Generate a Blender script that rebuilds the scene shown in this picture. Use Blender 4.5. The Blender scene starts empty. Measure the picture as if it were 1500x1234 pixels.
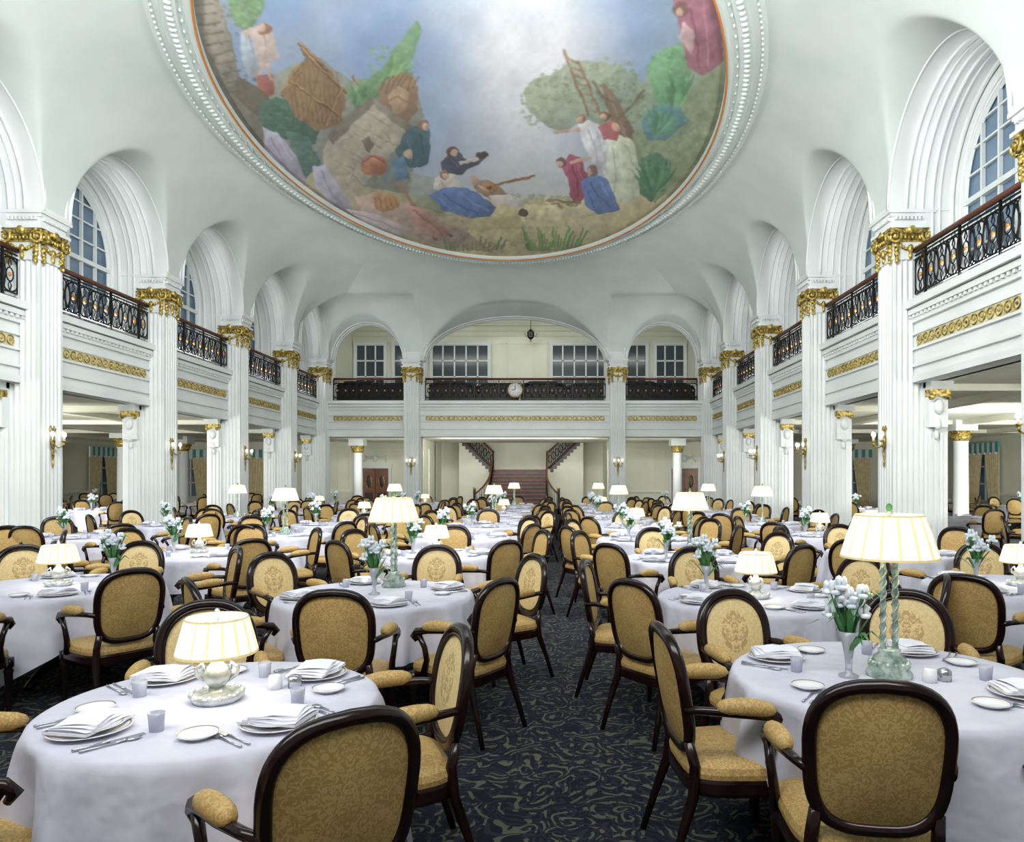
import bpy, math, random
import numpy as np
from mathutils import Vector, Matrix
random.seed(4)
pi=math.pi
X0=-1.64
EYE=1.65
F=1050.0
def lin(c):
    r=[]
    for v in c:
        v=v/255.0
        r.append(v/12.92 if v<=0.04045 else ((v+0.055)/1.055)**2.4)
    return tuple(r)
# ---------------------------------------------------------------- materials
def new_mat(name,col,rough=0.6,metal=0.0,emit=None,estr=0.0,trans=0.0,spec=None):
    m=bpy.data.materials.new(name); m.use_nodes=True
    b=m.node_tree.nodes['Principled BSDF']
    c=lin(col)
    b.inputs['Base Color'].default_value=(*c,1)
    b.inputs['Roughness'].default_value=rough
    b.inputs['Metallic'].default_value=metal
    if trans: b.inputs['Transmission Weight'].default_value=trans
    if spec is not None: b.inputs['Specular IOR Level'].default_value=spec
    if emit:
        b.inputs['Emission Color'].default_value=(*lin(emit),1)
        b.inputs['Emission Strength'].default_value=estr
    return m
def noise_mat(name,c1,c2,scale=5,rough=0.6,metal=0,bump=0.0,bscale=None,detail=4,lo=0.35,hi=0.65,spec=None):
    m=new_mat(name,c1,rough,metal,spec=spec); nt=m.node_tree; N=nt.nodes; L=nt.links
    b=N['Principled BSDF']
    tc=N.new('ShaderNodeTexCoord')
    no=N.new('ShaderNodeTexNoise'); no.inputs['Scale'].default_value=scale; no.inputs['Detail'].default_value=detail
    L.new(tc.outputs['Object'],no.inputs['Vector'])
    cr=N.new('ShaderNodeValToRGB')
    cr.color_ramp.elements[0].position=lo; cr.color_ramp.elements[1].position=hi
    cr.color_ramp.elements[0].color=(*lin(c1),1); cr.color_ramp.elements[1].color=(*lin(c2),1)
    L.new(no.outputs['Fac'],cr.inputs['Fac']); L.new(cr.outputs['Color'],b.inputs['Base Color'])
    if bump:
        n2=N.new('ShaderNodeTexNoise'); n2.inputs['Scale'].default_value=bscale or scale*4
        L.new(tc.outputs['Object'],n2.inputs['Vector'])
        bp=N.new('ShaderNodeBump'); bp.inputs['Strength'].default_value=bump; bp.inputs['Distance'].default_value=0.03
        L.new(n2.outputs['Fac'],bp.inputs['Height']); L.new(bp.outputs['Normal'],b.inputs['Normal'])
    return m
M_white=noise_mat('plaster_white',(221,227,226),(229,234,233),1.2,0.5)
M_ceil=noise_mat('plaster_ceiling',(201,212,208),(211,221,217),0.8,0.7)
M_cream=noise_mat('plaster_cream',(224,226,206),(232,234,216),1.0,0.6)
M_gold=noise_mat('gilded_ornament',(92,76,24),(226,200,112),18,0.34,0.45)
M_goldf=noise_mat('gilded_frieze',(184,176,128),(224,220,184),10,0.5,0.1)
M_iron=new_mat('wrought_iron',(16,17,20),0.4,0.4)
M_copper=new_mat('rail_rosette',(214,140,70),0.35,0.3)
M_rail=new_mat('handrail_wood',(92,52,34),0.35)
M_glass=noise_mat('window_glass',(86,110,132),(122,146,168),0.7,0.12)
M_gglass=new_mat('gallery_window_glass',(62,74,80),0.15)
M_frame=new_mat('window_frame_paint',(214,221,219),0.5)
M_dark=noise_mat('stair_wood',(42,26,22),(62,38,30),6,0.35)
M_door=noise_mat('door_mahogany',(104,62,42),(134,82,56),3,0.35)
M_wood=noise_mat('chair_mahogany',(18,8,9),(36,16,15),8,0.2)
M_cloth=noise_mat('tablecloth_linen',(196,198,214),(211,212,227),3,0.75,0,0.5,7)
M_china=new_mat('china_plate',(238,238,242),0.15)
M_chrim=new_mat('china_rim',(150,140,120),0.3,0.3)
M_napk=noise_mat('napkin_linen',(230,231,244),(240,241,250),8,0.8)
M_silver=new_mat('silverware',(190,192,200),0.2,0.9)
M_vglass=new_mat('vase_glass',(232,236,248),0.05,0.0,trans=0.6)
M_tumbler=new_mat('water_glass',(226,230,246),0.08,0.0,trans=0.4)
M_lglass=noise_mat('lamp_base_glass',(124,150,140),(208,222,214),30,0.12,0.25)
M_lsilver=noise_mat('lamp_base_crystal',(176,182,180),(230,234,234),24,0.15,0.25)
M_shade=new_mat('lamp_shade_glow',(246,242,226),0.8,emit=(255,248,226),estr=0.62)
M_shade2=new_mat('lamp_shade_pleat',(226,212,164),0.8,emit=(255,236,180),estr=0.38)
M_shadeT=new_mat('lamp_shade_trim',(205,190,140),0.7,emit=(240,222,165),estr=0.25)
M_leaf=noise_mat('flower_leaf',(40,100,50),(85,150,80),20,0.5)
M_petal=noise_mat('flower_petal',(216,230,243),(247,250,252),25,0.6)
M_bulb=new_mat('sconce_bulb',(255,250,235),0.6,emit=(255,246,220),estr=4)
M_curtain=noise_mat('curtain_gold',(216,198,150),(236,220,178),6,0.8)
M_teal=new_mat('valance_teal',(80,160,160),0.8)
M_sofa=new_mat('sofa_dark_leather',(34,30,32),0.4)
def upholstery(name,c1,c2,emblem=False):
    m=new_mat(name,c1,0.55); nt=m.node_tree;N=nt.nodes;L=nt.links;b=N['Principled BSDF']
    tc=N.new('ShaderNodeTexCoord')
    def mth(op,a,bv):
        n=N.new('ShaderNodeMath');n.operation=op
        for i,q in enumerate((a,bv)):
            if isinstance(q,(int,float)): n.inputs[i].default_value=q
            else: L.new(q,n.inputs[i])
        return n.outputs[0]
    sx=N.new('ShaderNodeSeparateXYZ'); L.new(tc.outputs['Object'],sx.inputs[0])
    ax=mth('ABSOLUTE',sx.outputs[0],0)
    cmb=N.new('ShaderNodeCombineXYZ'); L.new(ax,cmb.inputs[0]); L.new(sx.outputs[1],cmb.inputs[1]); L.new(sx.outputs[2],cmb.inputs[2])
    vo=N.new('ShaderNodeTexNoise'); vo.inputs['Scale'].default_value=42; vo.inputs['Detail'].default_value=1.2
    vo.inputs['Distortion'].default_value=2.4
    L.new(cmb.outputs[0],vo.inputs['Vector'])
    cr=N.new('ShaderNodeValToRGB'); e=cr.color_ramp.elements
    e[0].position=.48;e[1].position=.53;e[0].color=(*lin(c1),1);e[1].color=(*lin(c2),1)
    L.new(vo.outputs['Fac'],cr.inputs['Fac'])
    out=cr.outputs['Color']
    if emblem:
        dx=mth('DIVIDE',sx.outputs[0],0.10); dz=mth('DIVIDE',mth('SUBTRACT',sx.outputs[2],0.77),0.13)
        d=mth('ADD',mth('MULTIPLY',dx,dx),mth('MULTIPLY',dz,dz))
        n2=N.new('ShaderNodeTexNoise'); n2.inputs['Scale'].default_value=34; n2.inputs['Distortion'].default_value=1.6
        L.new(cmb.outputs[0],n2.inputs['Vector'])
        mask=mth('MULTIPLY',mth('LESS_THAN',mth('ADD',d,mth('MULTIPLY',n2.outputs['Fac'],0.8)),1.25),mth('GREATER_THAN',n2.outputs['Fac'],0.48))
        mx=N.new('ShaderNodeMix'); mx.data_type='RGBA'
        L.new(mth('MULTIPLY',mask,0.6),mx.inputs['Factor']); L.new(out,mx.inputs[6]); mx.inputs[7].default_value=(*lin((156,122,72)),1)
        out=mx.outputs[2]
    L.new(out,b.inputs['Base Color'])
    return m
M_uph=upholstery('upholstery_gold',(172,140,82),(196,166,106))
M_uphf=upholstery('upholstery_embroidered',(218,194,138),(230,208,156),True)
def carpet():
    m=new_mat('carpet_scroll',(34,38,52),0.9,spec=0.15); nt=m.node_tree;N=nt.nodes;L=nt.links;b=N['Principled BSDF']
    tc=N.new('ShaderNodeTexCoord')
    nz=N.new('ShaderNodeTexNoise'); nz.inputs['Scale'].default_value=2.6; nz.inputs['Detail'].default_value=2
    L.new(tc.outputs['Object'],nz.inputs['Vector'])
    ms=N.new('ShaderNodeVectorMath'); ms.operation='SCALE'; ms.inputs['Scale'].default_value=0.5
    L.new(nz.outputs['Color'],ms.inputs[0])
    ad=N.new('ShaderNodeVectorMath'); L.new(tc.outputs['Object'],ad.inputs[0]); L.new(ms.outputs[0],ad.inputs[1])
    def layer(scale,freq,th,off):
        a2=N.new('ShaderNodeVectorMath'); L.new(ad.outputs[0],a2.inputs[0]); a2.inputs[1].default_value=(off,off*.7,0)
        v=N.new('ShaderNodeTexVoronoi'); v.voronoi_dimensions='2D'; v.inputs['Scale'].default_value=scale
        L.new(a2.outputs[0],v.inputs['Vector'])
        sb=N.new('ShaderNodeVectorMath'); sb.operation='SUBTRACT'
        L.new(a2.outputs[0],sb.inputs[0]); L.new(v.outputs['Position'],sb.inputs[1])
        sp=N.new('ShaderNodeSeparateXYZ'); L.new(sb.outputs[0],sp.inputs[0])
        at=N.new('ShaderNodeMath'); at.operation='ARCTAN2'; L.new(sp.outputs[1],at.inputs[0]); L.new(sp.outputs[0],at.inputs[1])
        mu=N.new('ShaderNodeMath'); mu.operation='MULTIPLY_ADD'; L.new(v.outputs['Distance'],mu.inputs[0]); mu.inputs[1].default_value=freq; L.new(at.outputs[0],mu.inputs[2])
        si=N.new('ShaderNodeMath'); si.operation='SINE'; L.new(mu.outputs[0],si.inputs[0])
        g=N.new('ShaderNodeMath'); g.operation='GREATER_THAN'; L.new(si.outputs[0],g.inputs[0]); g.inputs[1].default_value=th
        return g.outputs[0]
    l1=layer(4.6,22,0.5,0); l2=layer(10.5,13,0.45,3.3)
    n3=N.new('ShaderNodeTexNoise'); n3.inputs['Scale'].default_value=11; n3.inputs['Detail'].default_value=6
    L.new(tc.outputs['Object'],n3.inputs['Vector'])
    g3=N.new('ShaderNodeMath'); g3.operation='GREATER_THAN'; L.new(n3.outputs['Fac'],g3.inputs[0]); g3.inputs[1].default_value=.48
    m1=N.new('ShaderNodeMix'); m1.data_type='RGBA'; m1.inputs[6].default_value=(*lin((25,27,38)),1); m1.inputs[7].default_value=(*lin((42,48,58)),1)
    mm=N.new('ShaderNodeMath'); mm.operation='MULTIPLY'; L.new(l2,mm.inputs[0]); mm.inputs[1].default_value=.8
    L.new(mm.outputs[0],m1.inputs['Factor'])
    m2=N.new('ShaderNodeMix'); m2.data_type='RGBA'; L.new(m1.outputs[2],m2.inputs[6]); m2.inputs[7].default_value=(*lin((86,88,74)),1)
    m3=N.new('ShaderNodeMath'); m3.operation='MULTIPLY'; L.new(l1,m3.inputs[0]); L.new(g3.outputs[0],m3.inputs[1])
    L.new(m3.outputs[0],m2.inputs['Factor'])
    L.new(m2.outputs[2],b.inputs['Base Color'])
    return m
M_carpet=carpet()
# ---------------------------------------------------------------- mesh builder
class MB:
    def __init__(s,mats): s.v=[];s.f=[];s.m=[];s.sm=[];s.mats=mats
    def mi(s,mat):
        if mat not in s.mats: s.mats.append(mat)
        return s.mats.index(mat)
    def add(s,vs,fs,mat,smooth=False,M=None):
        o=len(s.v); k=s.mi(mat)
        for p in vs:
            p=Vector(p)
            if M is not None: p=M@p
            s.v.append(p[:])
        for f in fs:
            s.f.append([i+o for i in f]); s.m.append(k); s.sm.append(smooth)
    def box(s,x0,x1,y0,y1,z0,z1,mat,M=None):
        if x0>x1:x0,x1=x1,x0
        if y0>y1:y0,y1=y1,y0
        vs=[(x0,y0,z0),(x1,y0,z0),(x1,y1,z0),(x0,y1,z0),(x0,y0,z1),(x1,y0,z1),(x1,y1,z1),(x0,y1,z1)]
        s.add(vs,[(0,3,2,1),(4,5,6,7),(0,1,5,4),(1,2,6,5),(2,3,7,6),(3,0,4,7)],mat,False,M)
    def lathe(s,prof,seg,mat,c=(0,0,0),M=None,rf=None,smooth=True,cap=True):
        vs=[];fs=[]
        for (r,z) in prof:
            for i in range(seg):
                a=2*pi*i/seg; rr=r*(rf(a) if rf else 1)
                vs.append((c[0]+rr*math.cos(a),c[1]+rr*math.sin(a),c[2]+z))
        for j in range(len(prof)-1):
            for i in range(seg):
                k=(i+1)%seg
                fs.append((j*seg+i,j*seg+k,(j+1)*seg+k,(j+1)*seg+i))
        if cap:
            fs.append(tuple(range(seg-1,-1,-1))); fs.append(tuple((len(prof)-1)*seg+i for i in range(seg)))
        s.add(vs,fs,mat,smooth,M)
    def tube(s,path,r,seg,mat,closed=False,M=None,asp=1.0,up=None,smooth=True):
        P=[Vector(p) for p in path]; n=len(P)
        T=[]
        for i in range(n):
            if closed: t=P[(i+1)%n]-P[i-1]
            else: t=P[min(i+1,n-1)]-P[max(i-1,0)]
            T.append(t.normalized() if t.length>1e-9 else Vector((0,0,1)))
        u=Vector(up) if up else (Vector((0,0,1)) if abs(T[0].z)<.9 else Vector((1,0,0)))
        vs=[];fs=[]
        for i in range(n):
            if up: a=Vector(up)
            else: a=u
            a=(a-T[i]*a.dot(T[i]))
            if a.length<1e-6: a=T[i].orthogonal()
            a.normalize(); u=a
            b=T[i].cross(a)
            rr=r[i] if isinstance(r,(list,tuple)) else r
            for k in range(seg):
                g=2*pi*k/seg
                vs.append(P[i]+a*(rr*math.cos(g))+b*(rr*asp*math.sin(g)))
        m=n if closed else n-1
        for i in range(m):
            j=(i+1)%n
            for k in range(seg):
                l=(k+1)%seg
                fs.append((i*seg+k,i*seg+l,j*seg+l,j*seg+k))
        if not closed:
            fs.append(tuple(range(seg-1,-1,-1))); fs.append(tuple((n-1)*seg+k for k in range(seg)))
        s.add(vs,fs,mat,smooth,M)
    def ball(s,c,r,seg,rings,mat,M=None):
        if not isinstance(r,(tuple,list)): r=(r,r,r)
        vs=[(c[0],c[1],c[2]-r[2])];fs=[]
        for j in range(1,rings):
            ph=-pi/2+pi*j/rings
            for i in range(seg):
                a=2*pi*i/seg
                vs.append((c[0]+r[0]*math.cos(ph)*math.cos(a),c[1]+r[1]*math.cos(ph)*math.sin(a),c[2]+r[2]*math.sin(ph)))
        vs.append((c[0],c[1],c[2]+r[2])); top=len(vs)-1
        for i in range(seg):
            k=(i+1)%seg
            fs.append((0,1+k,1+i)); fs.append((top,1+(rings-2)*seg+i,1+(rings-2)*seg+k))
            for j in range(rings-2):
                fs.append((1+j*seg+i,1+j*seg+k,1+(j+1)*seg+k,1+(j+1)*seg+i))
        s.add(vs,fs,mat,True,M)
    def bridge(s,A,B,mat,smooth=False,closed=False,M=None):
        n=len(A); fs=[(i,i+1,n+i+1,n+i) for i in range(n-1)]
        if closed: fs.append((n-1,0,n,2*n-1))
        s.add(list(A)+list(B),fs,mat,smooth,M)
    def mesh(s,name):
        me=bpy.data.meshes.new(name); me.from_pydata(s.v,[],s.f)
        for m in s.mats: me.materials.append(m)
        me.polygons.foreach_set('material_index',s.m); me.polygons.foreach_set('use_smooth',s.sm)
        me.update(); return me
def put(name,me,loc=(0,0,0),rz=0,sc=(1,1,1)):
    o=bpy.data.objects.new(name,me); bpy.context.collection.objects.link(o)
    o.location=loc; o.rotation_euler=(0,0,rz); o.scale=sc
    return o
def arch(hw,z0,zs,rise,n=24):
    p=[(-hw,z0)]
    for i in range(n+1):
        a=pi-pi*i/n
        p.append((hw*math.cos(a),zs+rise*math.sin(a)))
    p.append((hw,z0)); return p
# ================================================================ ROOM SHELL
b=MB([M_carpet]); b.box(-23,20,-3,38.5,-0.1,0,M_carpet); put('floor',b.mesh('floor'))
SPR=6.7; RISE=2.0; ZC=9.6
CO=8.40     # offset of column centres
CH_=0.315   # column half width
WO=9.2      # offset of gallery window wall
FO=8.50     # offset of gallery front
PO=8.70     # offset where the cross piers start behind the columns
cols=[5.2,9.55,13.9,18.25,22.6,26.95]
bays=[((cols[i]+cols[i+1])/2,1.78) for i in range(5)]+[(28.98,1.64)]
farb=[(X0-6.38,1.54,1.65),(X0,3.92,1.9),(X0+6.38,1.54,1.65)]
RA,RB,RCY=6.02,9.4,17.0
def smax(a,b_,k=0.07): return (a+b_+math.sqrt((a-b_)**2+k*k))/2
def barrel(s,hw,rise,d):
    d=min(d,1.3)
    h=min(hw+0.2*d,hw+.3)
    if abs(s)>=h: return SPR-.3
    return SPR+(rise+0.24*d)*math.sqrt(1-(s/h)**2)
def vz(x,y,zc):
    z=zc
    dl=8.0-abs(x-X0)
    if dl<4:
        for (c,hw) in bays:
            if abs(y-c)<hw+.4:
                z=max(z,smax(z,barrel(y-c,hw,RISE,max(dl,0))))
    df=31-y
    if df<4:
        for (c,hw,ri) in farb:
            if abs(x-c)<hw+.4:
                z=max(z,smax(z,barrel(x-c,hw,ri,max(df,0))))
    return min(z,ZC+.0)
def vault():
    W=[]
    def seg(p,q,n):
        for i in range(n): W.append((p[0]+(q[0]-p[0])*i/n,p[1]+(q[1]-p[1])*i/n))
    xl,xr,yn,yf=X0-8,X0+8,3.0,31.0
    seg((xr,yn),(xr,yf),700); seg((xr,yf),(xl,yf),400); seg((xl,yf),(xl,yn),700); seg((xl,yn),(xr,yn),90)
    T=54; n=len(W); vs=[];fs=[]
    for (wx,wy) in W:
        dx,dy=wx-X0,wy-RCY; k=1/math.sqrt((dx/RA)**2+(dy/RB)**2)
        ex,ey=X0+dx*k,RCY+dy*k
        for j in range(T+1):
            ph=(pi/2)*j/T; t=1-math.cos(ph)
            x=wx+(ex-wx)*t; y=wy+(ey-wy)*t
            vs.append((x,y,vz(x,y,SPR+(ZC-SPR)*math.sin(ph))))
    for i in range(n):
        k=(i+1)%n
        for j in range(T):
            fs.append((i*(T+1)+j,k*(T+1)+j,k*(T+1)+j+1,i*(T+1)+j+1))
    b=MB([M_ceil]); b.add(vs,fs,M_ceil,True)
    b.box(X0-9.2,X0+9.2,-3,3.05,6.7,6.85,M_ceil)
    put('ceiling',b.mesh('ceiling'))
vault()
def ring():
    b=MB([M_ceil])
    def ell(a,bb,z,n=220): return [(X0+a*math.cos(2*pi*i/n),RCY+bb*math.sin(2*pi*i/n),z) for i in range(n)]
    prof=[(6.14,9.60),(6.12,9.53),(6.04,9.51),(5.99,9.56),(5.9,9.56),(5.86,9.50),(5.62,9.47),(5.58,9.52),(5.5,9.52),(5.46,9.45),(5.38,9.46),(5.34,9.53),(5.34,9.72)]
    for (r0,z0),(r1,z1) in zip(prof[:-1],prof[1:]):
        b.bridge(ell(r0,r0+3.38,z0),ell(r1,r1+3.38,z1),M_ceil,True,True)
    n=330
    for i in range(n):
        a=2*pi*i/n; c,s=math.cos(a),math.sin(a)
        M=Matrix.Translation((X0+5.74*c,RCY+9.12*s,9.475))@Matrix.Rotation(a,4,'Z')
        b.ball((0,0,0),(.075,.045,.04),6,4,M_ceil,M=M)
        if i%2==0: b.ball((X0+5.56*c,RCY+8.94*s,9.50),(.025,.03,.03),5,4,M_ceil)
        b.ball((X0+6.02*c,RCY+9.40*s,9.52),(.03,.03,.025),5,4,M_ceil)
    b.tube(ell(5.36,8.74,9.46),0.025,6,M_copper,True)
    put('trim_1',b.mesh('ring_moulding'))
ring()
# ---- mural
def mural():
    xs=np.linspace(X0-5.5,X0+5.5,800)
    ys=np.concatenate([np.linspace(8.0,11.4,20),np.linspace(11.5,25.9,760)])
    Z=9.6
    X,Y=np.meshgrid(xs,ys)
    # mural points projected through the camera; the painting is laid out in image coordinates
    U=810+F*X/Y; V=700-F*(Z-EYE)/Y
    def vnoise(u,v,s,seed):
        r=np.random.RandomState(seed).rand(64,64)
        a=u/s; c=v/s; i=np.floor(a).astype(int); j=np.floor(c).astype(int)
        fa=a-i; fc=c-j; fa=fa*fa*(3-2*fa); fc=fc*fc*(3-2*fc)
        g=lambda p,q:r[p%64,q%64]
        return (g(i,j)*(1-fa)+g(i+1,j)*fa)*(1-fc)+(g(i,j+1)*(1-fa)+g(i+1,j+1)*fa)*fc
    wu=U+3.5*(vnoise(U,V,14,1)-.5)+2*(vnoise(U,V,5,2)-.5)
    wv=V+3.5*(vnoise(U,V,14,3)-.5)+2*(vnoise(U,V,5,4)-.5)
    N1=vnoise(U,V,12,70)-.5; N2=vnoise(U,V,5,71)-.5
    N3=vnoise(U*.7+V*.7,(U-V)*.35,6,72)-.5
    C=np.zeros(X.shape+(3,))
    def mixc(mask,col):
        C[:]=C*(1-mask[...,None])+np.array(col,float)*mask[...,None]
    C[:]=(134,160,196)
    cl=vnoise(U,V,80,5)*.6+vnoise(U,V,36,6)*.28+vnoise(U,V,16,7)*.12
    g=np.exp(-((U-775)/100)**2)*np.clip(1.2-V/460,0.25,1)
    mixc(np.clip((cl-.38)*1.8,0,.55),(176,188,206))
    mixc(np.clip(g*1.3,0,1)*(.8+.25*cl),(246,249,252))
    mixc(np.clip((V-180)/130,0,.8)*np.exp(-((U-760)/240)**2),(208,212,208))
    mixc(np.clip((U-930)/140,0,.6),(146,164,164))
    mixc(np.clip((400-U)/200,0,.5),(158,168,176))
    def poly(pts,col,soft=.92,var=.14,seed=10,grad=.16):
        px=np.array([p[0] for p in pts],float);py=np.array([p[1] for p in pts],float)
        x0,x1,y0,y1=px.min(),px.max(),py.min(),py.max()
        bb=np.nonzero((wu>x0-1)&(wu<x1+1)&(wv>y0-1)&(wv<y1+1))
        a=wu[bb]; c=wv[bb]; s=np.zeros(a.shape,bool); n=len(pts)
        if a.size==0: return
        for i in range(n):
            j=(i-1)%n
            if py[i]==py[j]: continue
            s^=((py[i]>c)!=(py[j]>c))&(a<(px[j]-px[i])*(c-py[i])/(py[j]-py[i])+px[i])
        sh=1+var*1.1*N1[bb]+var*.6*N2[bb]+var*.6*N3[bb]+grad*((x0+x1)/2-a)/(x1-x0+1)+grad*1.2*((y0+y1)/2-c)/(y1-y0+1)
        k=(s*soft)[:,None]
        C[bb]=C[bb]*(1-k)+(np.array(col,float)[None,:]*sh[:,None])*k
    def el(cx,cy,rx,ry,col,**k):
        poly([(cx+rx*math.cos(t*pi/8),cy+ry*math.sin(t*pi/8)) for t in range(16)],col,**k)
    def line(x0,y0,x1,y1,w,col,**k):
        d=math.hypot(x1-x0,y1-y0); nx,ny=-(y1-y0)/d*w/2,(x1-x0)/d*w/2
        poly([(x0+nx,y0+ny),(x1+nx,y1+ny),(x1-nx,y1-ny),(x0-nx,y0-ny)],col,**k)
    def curve(P,w,col):
        for p,q in zip(P[:-1],P[1:]): line(*p,*q,w,col,grad=0,var=.1,soft=.7)
    rn=random.Random(77)
    def dabs(cx,cy,rx,ry,n,col,dv=34,s0=2.5,s1=6,soft=.55):
        for i in range(n):
            a=rn.uniform(0,6.283); r=math.sqrt(rn.random()); x=cx+rx*r*math.cos(a); y=cy+ry*r*math.sin(a)
            t=rn.uniform(-dv,dv); w=rn.uniform(s0,s1); h=rn.uniform(s0*.6,s1*.7)
            poly([(x-w,y),(x,y-h),(x+w,y-1),(x+w*.3,y+h)],(col[0]+t,col[1]+t,col[2]+t*.8),soft=soft,grad=0,var=.1)
    def frond(cx,cy,L_,n,a0,a1,col):
        for i in range(n):
            a=math.radians(a0+(a1-a0)*i/(n-1)); x1=cx+L_*math.cos(a);y1=cy-L_*math.sin(a)
            xm,ym=(cx+x1)/2+3,(cy+y1)/2-3; t=12*(i%3-1)
            poly([(cx,cy),(xm-4,ym-1),(x1,y1),(xm+4,ym+2)],(col[0]+t,col[1]+t,col[2]+t),var=.2)
    # underpainting of the masses
    poly([(330,120),(372,140),(404,110),(432,92),(470,84),(512,118),(560,112),(606,104),(620,170),(604,240),(600,290),(520,310),(440,310),(360,230)],(140,140,118),soft=.8)
    dabs(470,215,110,70,140,(138,138,112),26,3,8,.6)
    poly([(930,150),(946,110),(966,84),(1010,56),(1070,50),(1070,210),(970,290),(900,300),(916,230)],(138,152,124),soft=.8)
    poly([(330,190),(430,235),(520,270),(610,286),(680,296),(760,292),(850,286),(930,250),(1000,200),(1060,60),(1060,420),(300,420)],(172,166,132))
    poly([(600,282),(680,290),(700,300),(640,312),(600,300)],(140,150,118),soft=.7)
    poly([(600,250),(640,262),(660,290),(620,296),(596,280)],(150,158,140),soft=.6)
    poly([(700,292),(850,288),(960,262),(980,290),(900,380),(660,385),(690,330)],(206,194,148))
    poly([(770,300),(860,300),(900,330),(840,350),(760,335)],(218,208,166),soft=.7)
    poly([(640,318),(760,316),(770,334),(700,340),(650,334)],(188,174,130),soft=.6)
    dabs(800,335,120,30,100,(196,186,138),20)
    dabs(780,290,70,6,40,(176,176,140),18)
    # left cliff and ruin
    poly([(240,-40),(300,-20),(318,0),(338,50),(350,110),(372,150),(400,175),(430,265),(470,300),(400,300),(300,180)],(118,116,104))
    poly([(300,-10),(325,10),(350,120),(330,130),(300,60)],(154,148,132))
    for i in range(10): line(275+i*7,10+i*14,312+i*6,4+i*14,2.5,(94,92,82),soft=.7)
    dabs(330,110,45,110,90,(126,122,108),26)
    poly([(326,-30),(392,-30),(388,10),(368,45),(345,38),(335,10)],(120,154,110)); dabs(360,5,30,34,60,(124,160,110),28)
    poly([(352,48),(368,38),(392,34),(404,60),(408,84),(394,92),(380,112),(362,108),(358,80)],(208,186,174))
    poly([(352,48),(372,58),(380,100),(364,112),(354,84)],(180,196,206)); curve([(366,52),(372,80),(370,104)],2,(140,150,166)); curve([(386,50),(392,70),(386,88)],2,(170,134,118))
    el(388,42,9,9,(148,104,82)); el(384,40,5,6,(214,180,156)); poly([(378,110),(400,108),(402,138),(386,146),(376,130)],(158,92,78)); line(392,92,398,118,5,(206,176,156))
    poly([(345,110),(380,130),(410,160),(440,200),(420,205),(370,165),(345,140)],(100,94,78))
    poly([(378,150),(404,142),(436,150),(470,185),(462,212),(424,204),(398,196),(382,176)],(74,104,88)); dabs(424,178,42,28,100,(80,116,94),26)
    poly([(420,190),(452,200),(470,240),(448,262),(430,230)],(86,114,106)); dabs(446,226,20,30,40,(90,122,110),20)
    # timber huts
    poly([(414,128),(432,98),(458,84),(486,104),(506,146),(500,184),(462,192),(428,168)],(150,120,86))
    for i in range(11): line(424+i*7,110-4*min(i,5)+3*max(0,i-5),430+i*7,180,2,(122,94,66),soft=.7)
    for (x0,y0,x1,y1,w) in [(436,62,482,104,6),(452,84,414,142,6),(440,70,520,150,5),(470,100,448,180,5),(500,128,476,186,5),(426,120,498,170,4),(515,110,548,158,5),(540,150,486,204,6)]:
        line(x0,y0,x1,y1,w,(116,88,62)); line(x0+1,y0-1,x1+1,y1-1,w*.35,(180,148,110))
    poly([(505,140),(530,120),(556,104),(580,70),(612,28),(620,44),(604,84),(588,112),(556,140),(528,160)],(120,160,114))
    dabs(570,95,36,30,70,(130,172,120),26); frond(520,165,50,8,40,110,(104,144,100)); frond(560,130,60,7,35,75,(126,168,114))
    poly([(552,128),(574,112),(598,106),(614,128),(612,160),(590,190),(566,180),(556,156)],(144,116,90))
    for i in range(7): curve([(556+i*8,132+(i%2)*5),(562+i*8,118),(570+i*7,112)],2.5,(112,88,66))
    poly([(566,140),(584,126),(600,136),(594,160),(578,170)],(180,152,122)); curve([(568,150),(582,140),(598,150)],2,(126,98,74))
    # stone house
    poly([(472,222),(486,196),(545,142),(602,184),(596,208),(566,232),(540,262),(520,292),(478,274)],(176,170,150))
    poly([(478,196),(545,138),(552,148),(486,214)],(126,120,106)); poly([(545,142),(604,184),(598,196),(548,156)],(140,134,118))
    for (p,q) in (((520,196),(560,216)),((505,220),(545,240)),((495,240),(530,268)),((500,206),(516,200)),((540,176),(548,212)),((560,190),(572,206)),((520,240),(516,262)),((486,232),(520,250)),((530,160),(570,184)),((510,180),(590,216))):
        line(*p,*q,2,(138,132,114),soft=.6)
    poly([(528,206),(540,200),(548,212),(540,226)],(104,96,84)); dabs(530,220,45,50,40,(170,166,144),18)
    poly([(384,186),(410,196),(436,232),(448,262),(440,280),(410,262),(388,222)],(172,168,188)); curve([(396,200),(412,230),(426,264)],2.5,(138,132,156)); curve([(408,200),(428,236)],2,(200,196,212))
    poly([(458,244),(476,242),(500,280),(520,310),(488,304),(462,274)],(180,176,194)); curve([(470,250),(484,282),(504,304)],2.5,(144,140,162))
    el(548,242,20,16,(170,110,84)); el(543,236,10,7,(200,142,110)); curve([(532,236),(548,228),(564,238)],2.5,(120,74,56))
    # travellers
    poly([(580,218),(592,196),(606,184),(628,186),(632,214),(626,240),(606,246),(586,240)],(72,98,106)); curve([(596,206),(604,226),(600,240)],2,(104,132,138)); curve([(616,196),(620,226)],2,(50,70,80))
    el(620,184,9,8,(130,100,84)); el(623,186,5,5,(210,174,150)); poly([(574,236),(592,228),(600,262),(580,266)],(92,126,152)); el(598,226,6,7,(206,174,150)); line(570,240,562,268,4,(102,134,152))
    # courting couple
    poly([(646,240),(664,218),(686,236),(700,228),(710,222),(712,232),(690,246),(676,256),(650,256)],(72,72,88)); curve([(660,234),(672,246)],2,(114,114,128))
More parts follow.
